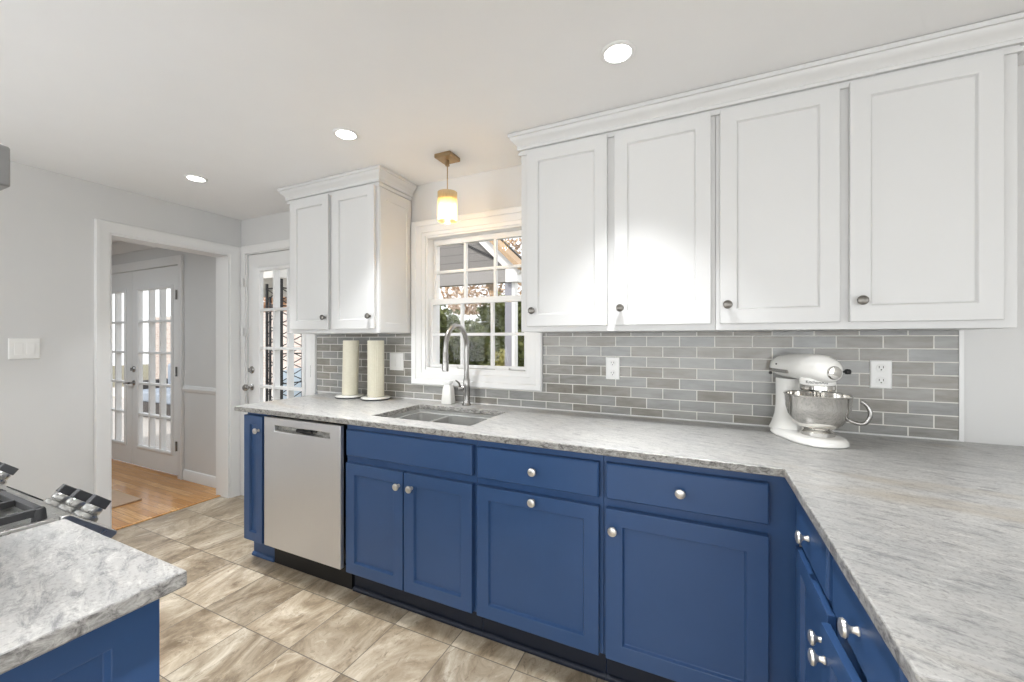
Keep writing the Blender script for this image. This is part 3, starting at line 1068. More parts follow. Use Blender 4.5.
# ================================================================== PAPER TOWEL ROLLS
def towel(x, y, tilt, lab_h, lab_r, ribs):
    h = thing('paper_towel_holder', lab_h, 'paper towel holder', (x, y, CT1), group='paper towel holders under the left wall cabinet')
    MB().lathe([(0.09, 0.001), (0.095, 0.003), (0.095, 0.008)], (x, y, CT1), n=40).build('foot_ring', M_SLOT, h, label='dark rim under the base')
    MB().lathe([(0.093, 0.0085), (0.094, 0.013), (0.088, 0.017), (0.012, 0.0185), (0.006, 0.0185), (0.006, 0.3), (0.0, 0.302)], (x, y, CT1), n=40).build('base', M_CERAMIC, h)
    r = thing('paper_towel_roll', lab_r, 'paper towel roll', (x, y, CT1 + 0.0195), group='paper towel rolls under the left wall cabinet')
    n = 96
    rings = []
    for z in (0, 0.002, 0.19, 0.358, 0.362):
        ring = []
        for k in range(n):
            a = 2 * pi * k / n
            rr = 0.051 + (0.0012 * cos(a * 24) if ribs else 0.0)
            if z in (0, 0.362):
                rr -= 0.002
            ring.append((x + rr * cos(a) + tilt * z, y + rr * sin(a), CT1 + 0.0195 + z))
        rings.append(ring)
    inner = []
    for z in (0.362, 0):
        inner.append([(x + 0.02 * cos(2 * pi * k / n) + tilt * z, y + 0.02 * sin(2 * pi * k / n), CT1 + 0.0195 + z) for k in range(n)])
    mb = MB().loft(rings + inner, closed=True)
    mb.build('sheets', M_CREAM, r, angle=60)


towel(-2.132, -0.125, 0.028, 'round white paper towel holder base nearer the back door', 'tall smooth cream paper towel roll nearer the back door, leaning slightly', False)
towel(-1.915, -0.115, 0.0, 'round white paper towel holder base nearer the window', 'tall ribbed cream paper towel roll nearer the window', True)

# ================================================================== BACKSPLASH
bs = thing('tile_backsplash', 'grey glazed brick pattern wall tiles between worktop and wall cabinets', 'backsplash', (0, 0, 0.914))
bs['kind'] = 'structure'
T = 0.008
ubx = [-2.594, wx0 - 0.098, wx1 + 0.098, 0.892]
vbz = [CT1 + 0.0065, wz0 - 0.098, 1.338]
mb = MB().grid_slab(ubx, vbz, lambda i, j: not (i == 1 and j == 1), XZ, -T, -0.0005)
# keep object coordinates equal to world ones: parent offset is corrected in the mapping by building at top level
tl = mb.build('tile_field', M_TILE, None)
tl.parent = bs
tl.matrix_parent_inverse = Matrix.Translation(-Vector(bs.location))
MB().box(-2.594, -0.012, CT1 + 0.0005, 0.892, -0.001, CT1 + 0.006).build('caulk_line', M_TRIM, bs, label='white caulk line above the worktop')
MB().box(0.8925, -0.0105, CT1 + 0.0005, 0.906, -0.0005, 1.338).build('edge_trim', M_TRIM, bs, label='white strip at the right end of the tiles')

# ================================================================== WALL CABINETS
UF, UD = -0.300, -0.320
UZ0 = 1.340
CROWN = [(0.0, CEIL - 0.1), (0.008, CEIL - 0.1), (0.010, CEIL - 0.092), (0.008, CEIL - 0.084), (0.003, CEIL - 0.083), (0.003, CEIL - 0.077), (0.015, CEIL - 0.076), (0.017, CEIL - 0.066), (0.014, CEIL - 0.062), (0.019, CEIL - 0.052), (0.030, CEIL - 0.040), (0.041, CEIL - 0.030), (0.044, CEIL - 0.021), (0.05, CEIL - 0.019), (0.05, CEIL - 0.003), (0.0, CEIL - 0.003)]


def wall_cabinet(root, x0, x1, doors, knobs, st, zt=2.215):
    mb = MB()
    mb.box(x0, UF, UZ0, x1, -0.0135, CEIL - 0.004)
    mb.build('carcass', M_CAB, root, 0.0015)
    for (a, b), kx in zip(doors, knobs):
        d = MB().panel_door(a, 1.366, b, zt, UF - 0.001, UD, st, 0.011, 0.056, 0.005).build('door', M_CAB, root, 0.002)
        knob(d, (kx, UD, 1.44), (0, -1, 0), M_KNOBDK)


wc1 = thing('wall_cabinet', 'white two-door wall cabinet left of the window above the paper towels', 'cabinet', (-2.1, -0.15, UZ0), group='white shaker wall cabinets')
wall_cabinet(wc1, -2.498, -1.715, [(-2.462, -2.112), (-2.078, -1.735)], [-2.137, -1.765], 0.055)
# applied frame on the side that faces the window
sp_ = MB()
Rs = lambda y0, z0, y1, z1, x: [(x, y0, z0), (x, y1, z0), (x, y1, z1), (x, y0, z1)]
sp_.loft([Rs(UF + 0.004, 1.345, -0.016, 2.2, -1.7145), Rs(UF + 0.004, 1.345, -0.016, 2.2, -1.7085), Rs(UF + 0.05, 1.4, -0.06, 2.14, -1.7085), Rs(UF + 0.053, 1.403, -0.063, 2.137, -1.7125)])
sp_.build('side_panel', M_CAB, wc1, 0.001)
# crown: travels so that the offset (left of travel) points outwards
MB().sweep([(-1.7145, -0.0135), (-1.7145, UF - 0.0005), (-2.4985, UF - 0.0005), (-2.4985, -0.0135)], CROWN, lambda u, v, h: (u, v, h)).build('crown_moulding', M_CAB, wc1)

wc2 = thing('wall_cabinet', 'white two-door wall cabinet immediately right of the window', 'cabinet', (-0.38, -0.15, UZ0), group='white shaker wall cabinets')
wall_cabinet(wc2, -0.801, 0.0535, [(-0.764, -0.377), (-0.346, 0.038)], [-0.731, -0.317], 0.056)
wc3 = thing('wall_cabinet', 'white two-door wall cabinet above the stand mixer', 'cabinet', (0.47, -0.15, UZ0), group='white shaker wall cabinets')
wall_cabinet(wc3, 0.0545, 0.905, [(0.07, 0.452), (0.48, 0.866)], [0.096, 0.51], 0.058)
cm = MB().sweep([(0.9055, -0.0135), (0.9055, UF - 0.0005), (-0.8015, UF - 0.0005), (-0.8015, -0.0135)], CROWN, lambda u, v, h: (u, v, h)).build('crown_moulding', M_CAB)
tag(cm, 'white crown moulding along the top of the right wall cabinets', 'moulding')


# ================================================================== OUTLETS AND SWITCHES
def plate(root, fn, u0, u1, v0, v1):
    mb = MB()
    Rr = lambda d, e: [fn(u0 + e, v0 + e, d), fn(u1 - e, v0 + e, d), fn(u1 - e, v1 - e, d), fn(u0 + e, v1 - e, d)]
    mb.loft([Rr(0.0002, 0), Rr(0.003, 0), Rr(0.006, 0.004)])
    mb.build('cover_plate', M_PLATE, root, 0.0008)


fnW = lambda u, v, d: (u, -T - 0.0003 - d, v)
for name, x, z, lab in (('outlet', -0.412, 1.154, 'white duplex outlet in the tiles right of the window'), ('outlet', 0.661, 1.162, 'white duplex outlet in the tiles right of the mixer')):
    ot = thing(name, lab, 'outlet', (x, -T, z), group='outlets in the tile backsplash')
    plate(ot, fnW, x - 0.035, x + 0.035, z - 0.057, z + 0.057)
    for dz in (-0.026, 0.026):
        rc = MB().lathe([(0.0165, 0.0062), (0.0165, 0.0078), (0.015, 0.0083), (0, 0.0083)], (x, -T - 0.0003, z + dz), (0, -1, 0), 20).build('receptacle', M_PLATE, ot)
        sl = MB()
        for sx in (-0.0065, 0.0065):
            sl.box(x + sx - 0.0012, -T - 0.0092, z + dz - 0.001, x + sx + 0.0012, -T - 0.0087, z + dz + 0.008)
        sl.cyl((x, -T - 0.0087, z + dz - 0.007), (x, -T - 0.0092, z + dz - 0.007), 0.0026, 10)
        sl.build('slots', M_SLOT, rc)
sw = thing('light_switch', 'white double rocker switch in the tiles left of the window', 'switch', (-1.834, -T, 1.154))
plate(sw, fnW, -1.892, -1.776, 1.097, 1.212)
for dx in (-0.023, 0.023):
    MB().loft([[fnW(-1.834 + dx + a * 0.0165, 1.154 + b * 0.033, d) for a, b in ((-1, -1), (1, -1), (1, 1), (-1, 1))] for d in (0.0062, 0.0085)]).build('rocker', M_PLATE, sw, 0.001)
sw2 = thing('light_switch', 'white double rocker switch plate on the left wall beside the wide opening', 'switch', (LW0, -1.207, 1.25))
fnS = lambda u, v, d: (LW0 + 0.0003 + d, u, v)
plate(sw2, fnS, -1.268, -1.146, 1.191, 1.31)
for dy in (-0.023, 0.023):
    MB().loft([[fnS(-1.207 + dy + a * 0.0165, 1.25 + b * 0.033, d) for a, b in ((-1, -1), (1, -1), (1, 1), (-1, 1))] for d in (0.0062, 0.0088)]).build('rocker', M_PLATE, sw2, 0.001)

# ================================================================== STAND MIXER
def smooth_path(P, k):
    P = [Vector(p) for p in P]
    out = []
    for i in range(len(P) - 1):
        p0, p1, p2, p3 = P[max(i - 1, 0)], P[i], P[i + 1], P[min(i + 2, len(P) - 1)]
        for t in [q / k for q in range(k)]:
            out.append(0.5 * ((2 * p1) + (p2 - p0) * t + (2 * p0 - 5 * p1 + 4 * p2 - p3) * t * t + (3 * p1 - p0 - 3 * p2 + p3) * t ** 3))
    return out + [P[-1]]


mx = thing('stand_mixer', 'white tilt-head stand mixer on the worktop corner', 'mixer', (0.376, -0.192, CT1), radians(-68))
mx.scale = (0.94, 0.94, 0.94)


def ell(cx, cy, z, rx, ry, n=32, p=2.0):
    out = []
    for k in range(n):
        a = 2 * pi * k / n
        c, s_ = cos(a), sin(a)
        out.append((cx + rx * math.copysign(abs(c) ** (2 / p), c), cy + ry * math.copysign(abs(s_) ** (2 / p), s_), z))
    return out


def foot(z, g=0.0, k=1.0):
    # outline of the foot: broad rear, waist, round front pad
    pts = []
    n = 40
    for i in range(n):
        a = 2 * pi * i / n
        c, s_ = cos(a), sin(a)
        x = 0.172 * c
        w = 0.098 + 0.012 * c if c > 0 else 0.098 - 0.004 * c
        y = w * math.copysign(abs(s_) ** 0.75, s_)
        pts.append(((x + 0.0) * k + g, y * k, z))
    return pts


mb = MB()
mb.loft([foot(0.001, 0, 0.97), foot(0.006, 0, 1.0), foot(0.018, 0, 0.99), foot(0.027, 0, 0.93), foot(0.03, 0, 0.86)])
mb.build('foot_plate', M_MIXER, mx, local=True)
mb = MB()
col = []
for z, cx, rx, ry in ((0.022, -0.085, 0.085, 0.088), (0.034, -0.093, 0.072, 0.08), (0.055, -0.103, 0.056, 0.068), (0.085, -0.111, 0.045, 0.056), (0.125, -0.117, 0.04, 0.049), (0.17, -0.119, 0.041, 0.046), (0.205, -0.117, 0.046, 0.046), (0.232, -0.112, 0.054, 0.047), (0.242, -0.110, 0.056, 0.046)):
    col.append(ell(cx, 0, z, rx, ry, 32, 2.4))
mb.loft(col)
mb.build('pedestal', M_MIXER, mx, local=True)
# head: sections along x
mb = MB()
secs = []
for x, zc, ry, rz in ((-0.186, 0.292, 0.03, 0.026), (-0.182, 0.292, 0.042, 0.038), (-0.172, 0.292, 0.05, 0.046), (-0.14, 0.294, 0.056, 0.051), (-0.08, 0.296, 0.061, 0.055), (-0.02, 0.297, 0.064, 0.058), (0.04, 0.297, 0.066, 0.060), (0.085, 0.296, 0.065, 0.059), (0.115, 0.294, 0.06, 0.055), (0.138, 0.291, 0.05, 0.047), (0.153, 0.288, 0.037, 0.036), (0.161, 0.286, 0.022, 0.022), (0.163, 0.286, 0.008, 0.008)):
    secs.append([(x, ry * cos(a) * (1.0), zc + rz * (sin(a) if sin(a) > 0 else 0.92 * sin(a))) for a in [2 * pi * k / 36 for k in range(36)]])
mb.loft(secs)
mb.build('motor_head', M_MIXER, mx, local=True, angle=60)
# lower chin of the head down to the planetary
MB().lathe([(0.055, 0.262), (0.06, 0.255), (0.06, 0.236), (0.057, 0.232)], (0.068, 0, 0), n=40).build('head_chin', M_MIXER, mx, local=True)
MB().lathe([(0.058, 0.2315), (0.0595, 0.230), (0.0595, 0.216), (0.056, 0.212), (0.045, 0.211), (0.02, 0.2105)], (0.068, 0, 0), n=40).build('drip_ring', M_CHROME, mx, local=True, label='polished steel ring under the head')
mb = MB().cyl((0.083, 0, 0.2105), (0.083, 0, 0.15), 0.009, 14)
mb.build('beater_shaft', M_CHROME, mx, local=True)
# grey trim band along both sides of the head
for s_ in (-1, 1):
    mb = MB()
    ring = []
    for (x, zc, ry) in ((-0.176, 0.277, 0.0475), (-0.14, 0.277, 0.0545), (-0.08, 0.277, 0.0595), (-0.02, 0.277, 0.0625)):
        ring.append([(x, s_ * (ry - 0.004), zc - 0.007), (x, s_ * (ry + 0.0035), zc - 0.007), (x, s_ * (ry + 0.0035), zc + 0.007), (x, s_ * (ry - 0.004), zc + 0.007)])
    mb.loft(ring)
    mb.build('trim_band', M_MIXGREY, mx, local=True)
    MB().lathe([(0.007, 0), (0.007, 0.006), (0.0045, 0.009), (0, 0.009)], (-0.155, s_ * 0.052, 0.262), (0, s_, 0), 14).build('lever', M_SLOT, mx, local=True)
    MB().cyl((-0.105, s_ * 0.055, 0.305), (-0.105, s_ * 0.0615, 0.305), 0.0035, 10).build('speed_pin', M_SLOT, mx, local=True)
# attachment hub on the nose with cap and black thumb screw
MB().lathe([(0.026, -0.012), (0.026, 0.004), (0.023, 0.009), (0.012, 0.011), (0, 0.011)], (0.158, 0, 0.287), (1, 0, -0.05), 24).build('hub_cap', M_CHROME, mx, local=True)
mb = MB().cyl((0.148, 0.02, 0.29), (0.152, 0.048, 0.291), 0.004, 10)
mb.lathe([(0.004, 0.026), (0.0095, 0.028), (0.0105, 0.034), (0.0095, 0.042), (0.004, 0.045), (0, 0.045)], (0.148, 0.02, 0.29), (0.14, 1, 0.03), 14)
mb.build('hub_knob', M_BLACK, mx, local=True)
# name lettering round the front of the head chin
fcv = bpy.data.curves.new('lettering', 'FONT')
fcv.body = 'KitchenAid'
fcv.size = 0.0165
fcv.align_x = 'CENTER'
fcv.extrude = 0.0
tmp = bpy.data.objects.new('lettering', fcv)
COL.objects.link(tmp)
bpy.context.view_layer.update()
me = bpy.data.meshes.new_from_object(tmp.evaluated_get(bpy.context.evaluated_depsgraph_get()))
bpy.data.objects.remove(tmp)
ltr = MB()
Rl = 0.0606
A0 = radians(-36)
vs = []
for v in me.vertices:
    a = A0 + v.co.x / Rl
    vs.append((0.068 + Rl * cos(a), Rl * sin(a), 0.2405 + v.co.y))
nv = len(vs)
vs2 = vs + [(0.068 + (x - 0.068) * 1.009, y * 1.009, z) for x, y, z in vs]
ltr.add(vs2, [tuple(p.vertices) for p in me.polygons] + [tuple(i + nv for i in p.vertices) for p in me.polygons])
ltr.build('lettering', M_SLOT, mx, local=True)
# bowl
bx = 0.068
mb = MB().lathe([(0.0, 0.056), (0.045, 0.056), (0.062, 0.063), (0.084, 0.083), (0.1, 0.112), (0.108, 0.145), (0.1105, 0.188), (0.114, 0.193), (0.1125, 0.196), (0.1085, 0.192), (0.1065, 0.146), (0.0985, 0.113), (0.0825, 0.085), (0.06, 0.066), (0.0, 0.059)], (bx, 0, 0), n=56)
bowl = mb.build('bowl', M_CHROME, mx, local=True)
MB().lathe([(0.056, 0.0305), (0.058, 0.033), (0.058, 0.046), (0.05, 0.05), (0.046, 0.0555)], (bx, 0, 0), n=40, cap0=False, cap1=False).build('bowl_foot', M_CHROME, bowl, local=True)
# handle of the bowl points to world +x and slightly away
ha = radians(52)
dv = Vector((cos(ha), sin(ha), 0))
pth = []
for (r, z) in ((0.098, 0.102), (0.112, 0.096), (0.13, 0.092), (0.147, 0.098), (0.157, 0.115), (0.160, 0.135), (0.155, 0.155), (0.145, 0.17), (0.134, 0.178)):
    pth.append((bx + dv.x * r, dv.y * r, z))
MB().tube(smooth_path(pth, 5), 0.0075, 14).build('bowl_handle', M_FAUCET, bowl, local=True)

# ================================================================== PENDANT
px_, py_ = -1.252, -0.275
pd = thing('pendant_light', 'small brass pendant with glowing amber glass shade over the sink', 'pendant light', (px_, py_, CEIL))
MB().loft([[(px_ + a * w, py_ + b * w, CEIL - d) for a, b in ((-1, -1), (1, -1), (1, 1), (-1, 1))] for w, d in ((0.048, 0.001), (0.05, 0.004), (0.05, 0.021), (0.046, 0.025))]).build('canopy', M_BRASS, pd)
MB().cyl((px_, py_, CEIL - 0.0255), (px_, py_, 2.075), 0.003, 10).build('rod', M_BRASS, pd)
MB().lathe([(0.004, 0.03), (0.01, 0.028), (0.012, 0.0), (0.0, 0.0)], (px_, py_, CEIL - 0.0555), n=16).build('rod_collar', M_BRASS, pd)
MB().lathe([(0.0, 2.078), (0.016, 2.076), (0.0485, 2.072), (0.0485, 2.062), (0.018, 2.058), (0.018, 2.03), (0.0, 2.03)], (px_, py_, 0), n=28).build('socket_cap', M_BRASS, pd)
MB().loft([ell(px_, py_, z, r, r, 36) for z, r in ((1.948, 0.053), (2.104, 0.053), (2.104, 0.0485), (1.948, 0.0485))], closed=True).build('glass_shade', M_SHADE, pd)
MB().lathe([(0.0, 1.972), (0.012, 1.975), (0.02, 1.988), (0.021, 2.0), (0.013, 2.02), (0.011, 2.0295)], (px_, py_, 0), n=20).build('bulb', M_BULB, pd)
pl = bpy.data.lights.new('pendant_glow', 'POINT')
pl.energy = 1.4
pl.color = (1.0, 0.72, 0.4)
pl.shadow_soft_size = 0.02
plo = bpy.data.objects.new('pendant_glow', pl)
COL.objects.link(plo)
plo.location = (px_, py_, 1.955)

# ================================================================== RECESSED LIGHTS
can_src = None
cans = [(-0.262, -0.69, 'recessed ceiling light in front of the right wall cabinets, nearest of the row'),
        (-1.568, -0.68, 'recessed ceiling light in front of the left wall cabinet, middle of the row'),
        (-2.845, -0.675, 'recessed ceiling light nearest the left wall, farthest of the row'),
        (1.3, -1.0, 'recessed ceiling light above the right end of the wall cabinets'),
        (0.6, -3.3, 'added unseen recessed ceiling light over the dining area by the wall'),  # from here down: unseen cans added for brightness
        (2.2, -3.3, 'added unseen recessed ceiling light over the dining area by the side window'),
        (-1.6, -1.8, 'added unseen recessed ceiling light above the range'),
        (-2.85, -1.8, 'added unseen recessed ceiling light near the left wall, level with the range'),
        (-0.3, -1.8, 'added unseen recessed ceiling light above the end of the range run')]
for k, (x, y, lab) in enumerate(cans):
    if can_src is None:
        r = thing('recessed_light', lab, 'ceiling light', (x, y, CEIL), group='recessed ceiling lights')
        MB().loft([ell(x, y, CEIL - d, rr, rr, 36) for rr, d in ((0.060, 0.0003), (0.060, 0.003), (0.055, 0.006), (0.0455, 0.005), (0.045, 0.0003))], closed=True).build('trim_ring', M_TRIM, r)
        MB().loft([ell(x, y, CEIL - d, rr, rr, 36) for rr, d in ((0.0445, 0.0003), (0.0445, 0.003), (0.041, 0.0045))]).build('lens', M_CANLENS, r)
        can_src = r
    else:
        r = dup(can_src, None, (x, y, CEIL))
        r['label'] = lab
    area_light('can_beam', (x, y, CEIL - 0.012), (0, 0, 0), 0.09, 0.09, CAN_POWER, (0.97, 0.985, 1.0), 'DISK', 76)

# ================================================================== RANGE RUN (left foreground)
IX1 = -0.787
iw = MB().box(-1.2575, -2.415, CT1 - 0.027, IX1, -1.737, CT1)
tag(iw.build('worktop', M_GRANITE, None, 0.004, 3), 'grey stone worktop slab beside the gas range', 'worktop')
ic = thing('base_cabinet', 'blue end cabinet with recessed side panel under the slab beside the range', 'cabinet', (-1.04, -2.09, 0))
mb = MB()
sil = [(-2.41, 0.002), (-1.84, 0.002), (-1.84, KZ), (-1.762, KZ), (-1.762, CT1 - 0.0285), (-2.41, CT1 - 0.0285)]
mb.loft([[(x, y, z) for y, z in sil] for x in (-1.2545, -0.848)])
mb.build('carcass', M_BLUE, ic, 0.0015)
# end panel facing +x : local -y -> world +x
ME = Matrix(((0, -1, 0, 0), (1, 0, 0, 0), (0, 0, 1, 0), (0, 0, 0, 1)))     # world x = -local y, world y = local x
MB(ME).panel_door(-2.405, 0.12, -1.757, CT1 - 0.029, 0.8475, 0.83, 0.062, 0.013, None, 0.005).build('end_panel', M_BLUE, ic, 0.0015)
# front doors/drawer facing the sink side (+y): local -y -> world +y
MF = Matrix(((-1, 0, 0, 0), (0, -1, 0, 0), (0, 0, 1, 0), (0, 0, 0, 1)))
d = MB(MF).panel_door(0.87, 0.137, 1.24, 0.69, 1.7615, 1.742, 0.055, 0.013, None, 0.005).build('door', M_BLUE, ic, 0.0015)
d = MB(MF).loft([R(0.87, 0.715, 1.24, 0.85, 1.7615), R(0.87, 0.715, 1.24, 0.85, 1.742)]).build('drawer', M_BLUE, ic, 0.003)

rg = thing('gas_range', 'stainless steel gas range with black grates and front knobs', 'range', (-1.64, -2.05, 0))
rx0, rx1 = -2.02, -1.26
MB().box(rx0, -2.412, 0.01, rx1, -1.745, 0.895).build('oven_body', M_STEELH, rg, 0.002)
mb = MB()
mb.grid_slab([rx0, rx0 + 0.018, rx1 - 0.012, rx1], [-2.412, -2.39, -1.76, -1.745], lambda i, j: not (i == 1 and j == 1), XY, 0.8955, 0.92)
mb.box(rx0 + 0.0185, -2.3895, 0.8955, rx1 - 0.0125, -1.7605, 0.905)
mb.build('cooktop', M_STEELH, rg, 0.002)
# sloped control fascia in front
pr = [(-1.7445, 0.918), (-1.728, 0.918), (-1.65, 0.848), (-1.65, 0.841), (-1.69, 0.815), (-1.7445, 0.80)]
MB().loft([[(x, y, z) for y, z in pr] for x in (rx0, rx1)]).build('control_panel', M_STEELH, rg, 0.0025)
MB().box(rx0 + 0.006, -1.7445, 0.17, rx1 - 0.006, -1.69, 0.79).build('oven_door', M_STEELH, rg, 0.004)
mb = MB().tube([(rx0 + 0.06, -1.69, 0.74), (rx0 + 0.06, -1.645, 0.74)], 0.008, 10)
mb.tube([(rx1 - 0.06, -1.69, 0.74), (rx1 - 0.06, -1.645, 0.74)], 0.008, 10)
mb.tube([(rx0 + 0.03, -1.64, 0.74), (rx1 - 0.03, -1.64, 0.74)], 0.011, 12)
mb.build('oven_handle', M_STEELH, rg)
nrm = Vector((0, 0.07, 0.078)).normalized()
tang = Vector((0, 0.078, -0.07)).normalized()
mid = Vector((0, -1.689, 0.883))


def slope_pt(x, along=0.0, out=0.0):
    p = mid + tang * along + nrm * out
    return (x, p.y, p.z)


for x in (-1.315, -1.40, -1.482, -1.895, -1.975):
    kb = MB().lathe([(0.024, 0.001), (0.025, 0.004), (0.0235, 0.010), (0.018, 0.013)], slope_pt(x), nrm, 26).build('knob', M_STEELH, rg)
    MB().lathe([(0.018, 0.0135), (0.0195, 0.016), (0.019, 0.026), (0.0175, 0.029), (0.0, 0.029)], slope_pt(x), nrm, 26).build('knob_skirt', M_STEELH, kb)
    gb = MB()
    q1 = [Vector(slope_pt(x + du, dv_, 0.0295)) for du, dv_ in ((-0.0095, -0.02), (0.0095, -0.02), (0.0095, 0.02), (-0.0095, 0.02))]
    q2 = [Vector(slope_pt(x + du, dv_, 0.05)) for du, dv_ in ((-0.007, -0.019), (0.007, -0.019), (0.007, 0.019), (-0.007, 0.019))]
    gb.loft([q1, q2]).build('grip', M_KNOBBLK, kb, 0.0015, label='charcoal grip of the knob')
MB().loft([[Vector(slope_pt(-1.66 + a * 0.075, b * 0.022, n_)) for a, b in ((-1, -1), (1, -1), (1, 1), (-1, 1))] for n_ in (0.0005, 0.003)]).build('display', M_BLACK, rg, 0.001, label='black glass clock display')


def grate(x0, x1, y0, y1, nx):
    zt, zb = 0.945, 0.9055
    mb = MB()
    w = 0.006
    mb.grid_slab([x0, x0 + 2 * w, x1 - 2 * w, x1], [y0, y0 + 2 * w, y1 - 2 * w, y1], lambda i, j: not (i == 1 and j == 1), XY, zt - 0.016, zt)
    ym = (y0 + y1) / 2
    mb.box(x0 + 2 * w, ym - w, zt - 0.014, x1 - 2 * w, ym + w, zt)
    for cy in ((y0 + ym) / 2, (ym + y1) / 2):
        cx = (x0 + x1) / 2
        for dx, dy in ((-1, 0), (1, 0), (0, -1), (0, 1)):
            if dx:
                xa, xb = sorted((cx + dx * 0.03, x1 - 2 * w if dx > 0 else x0 + 2 * w))
                mb.box(xa, cy - w * 0.8, zt - 0.014, xb, cy + w * 0.8, zt + 0.001)
            else:
                ya, yb = sorted((cy + dy * 0.03, (y1 - 2 * w if cy > ym else ym - w) if dy > 0 else (ym + w if cy > ym else y0 + 2 * w)))
                mb.box(cx - w * 0.8, ya, zt - 0.014, cx + w * 0.8, yb, zt + 0.001)
    for x in (x0 + w, x1 - w):
        for y in (y0 + w, y1 - w):
            mb.lathe([(0.011, zb), (0.012, zb + 0.01), (0.01, zt - 0.005), (0.008, zt)], (x, y, 0), n=14)
    g = mb.build('grate', M_IRON, rg, 0.0015)
    return g


for x0, x1 in ((-1.995, -1.758), (-1.752, -1.515), (-1.509, -1.274)):
    grate(x0, x1, -2.37, -1.764, 2)
    for cy in (-2.225, -1.93):
        cx = (x0 + x1) / 2
        MB().lathe([(0.046, 0.9055), (0.046, 0.915), (0.036, 0.918), (0.036, 0.925), (0.03, 0.928), (0.0, 0.928)], (cx, cy, 0), n=24).build('burner', M_IRON, rg)

# range hood above
M_HOOD = metal('hood_steel', (150, 150, 150), 0.4, (1, 1, 1), 0.05, 0.6)
hd = thing('range_hood', 'grey steel hood edge above the gas range', 'range hood', (-1.64, -2.1, 1.61))
MB().loft([[(rx0, -2.418, 1.611), (rx1, -2.418, 1.611), (rx1, -1.814, 1.611), (rx0, -1.814, 1.611)], [(rx0, -2.418, 1.69), (rx1, -2.418, 1.69), (rx1, -1.814, 1.69), (rx0, -1.814, 1.69)], [(rx0 + 0.2, -2.418, 1.80), (rx1 - 0.2, -2.418, 1.80), (rx1 - 0.2, -2.12, 1.80), (rx0 + 0.2, -2.12, 1.80)]]).build('canopy', M_HOOD, hd, 0.003)
MB().box(-1.76, -2.418, 1.8005, -1.52, -2.18, CEIL - 0.003).build('chimney', M_HOOD, hd, 0.002)

# rug in the adjoining room
rug = MB().box(-6.2, -2.3, 0.001, -4.104, -0.422, 0.012)
tag(rug.build('area_rug', paint('rug_weave', (196, 170, 146), 0.95, 0.12, 0.5, scale=40), None, 0.003), 'tan rug on the oak floor of the adjoining room', 'rug')
# unseen fill lamp added to brighten the adjoining room, without a fixture
area_light('adjoining_room_fill', (-5.0, -1.5, CEIL - 0.02), (0, 0, 0), 0.3, 0.3, 17, (0.86, 0.94, 1.0), 'DISK')

# ================================================================== OUTDOORS
M_GRASS = mat_leaf('ground_cover', [(92, 84, 66), (120, 112, 84), (108, 116, 70)], 3)
M_DECK = mat_siding('deck_boards', (190, 186, 180), 0.14, False)
M_SIDE = mat_siding('grey_siding', (132, 129, 126), 0.12)
M_GREYB = paint('beam_grey', (150, 147, 144), 0.7, 0.04, 0.1)
M_POST = paint('post_grey', (150, 150, 158), 0.6, 0.04, 0.1)
M_WOODED = paint('cedar_edge', (178, 152, 122), 0.7, 0.12, 0.2, scale=20)
M_BLKMET = paint('black_metal', (36, 37, 39), 0.45, 0.1, 0)
M_CANVAS = paint('pale_canvas', (222, 220, 215), 0.9, 0.05, 0.2)
M_COVER = paint('blue_cover', (176, 192, 206), 0.7, 0.1, 0.2, scale=9)
M_CUSH = paint('cushion_blue_grey', (150, 160, 172), 0.9, 0.08, 0.3, scale=20)
M_WICK = paint('wicker_dark', (66, 62, 60), 0.8, 0.2, 0.6, scale=90)
M_BARK = paint('bark', (150, 138, 122), 0.9, 0.25, 0.8, scale=24)
M_FENCE = mat_siding('fence_boards', (112, 104, 98), 0.15, False)


def mat_brick():
    m, nt, b = new_mat('painted_brick')
    tc = N(nt, 'ShaderNodeTexCoord')
    sep = N(nt, 'ShaderNodeSeparateXYZ')
    nt.links.new(tc.outputs['Object'], sep.inputs[0])
    cmb = N(nt, 'ShaderNodeCombineXYZ')
    nt.links.new(sep.outputs[0], cmb.inputs[0])
    nt.links.new(sep.outputs[2], cmb.inputs[1])
    br = N(nt, 'ShaderNodeTexBrick')
    nt.links.new(cmb.outputs[0], br.inputs['Vector'])
    br.inputs['Color1'].default_value = (*s2l((188, 170, 162)), 1)
    br.inputs['Color2'].default_value = (*s2l((208, 196, 188)), 1)
    br.inputs['Mortar'].default_value = (*s2l((206, 203, 198)), 1)
    br.inputs['Scale'].default_value = 1
    br.inputs['Mortar Size'].default_value = 0.008
    br.inputs['Brick Width'].default_value = 0.21
    br.inputs['Row Height'].default_value = 0.075
    nt.links.new(br.outputs['Color'], b.inputs['Base Color'])
    b.inputs['Roughness'].default_value = 0.85
    return m


struct(MB().box(-30, WT, -0.4, 8, 30, -0.2).build('ground', M_GRASS), 'brown and green yard ground outside', 'ground')
struct(MB().box(-15, 2.602, -0.2, -6.5, 9.0, -0.06).build('patio_paving', paint('pale_concrete', (214, 211, 205), 0.85, 0.06, 0.2)), 'pale concrete patio beyond the deck', 'floor')
struct(MB().box(-12, WT + 0.002, -0.2, -3.0, 2.6, -0.05).build('deck', M_DECK), 'grey board deck outside the glass doors', 'deck')
bwall = MB().box(-17, 5.2, -0.2, -9.3, 5.4, 2.05)
tag(bwall.build('brick_wall', mat_brick()), 'pale brick garden wall seen through the French doors', 'wall', kind='structure')

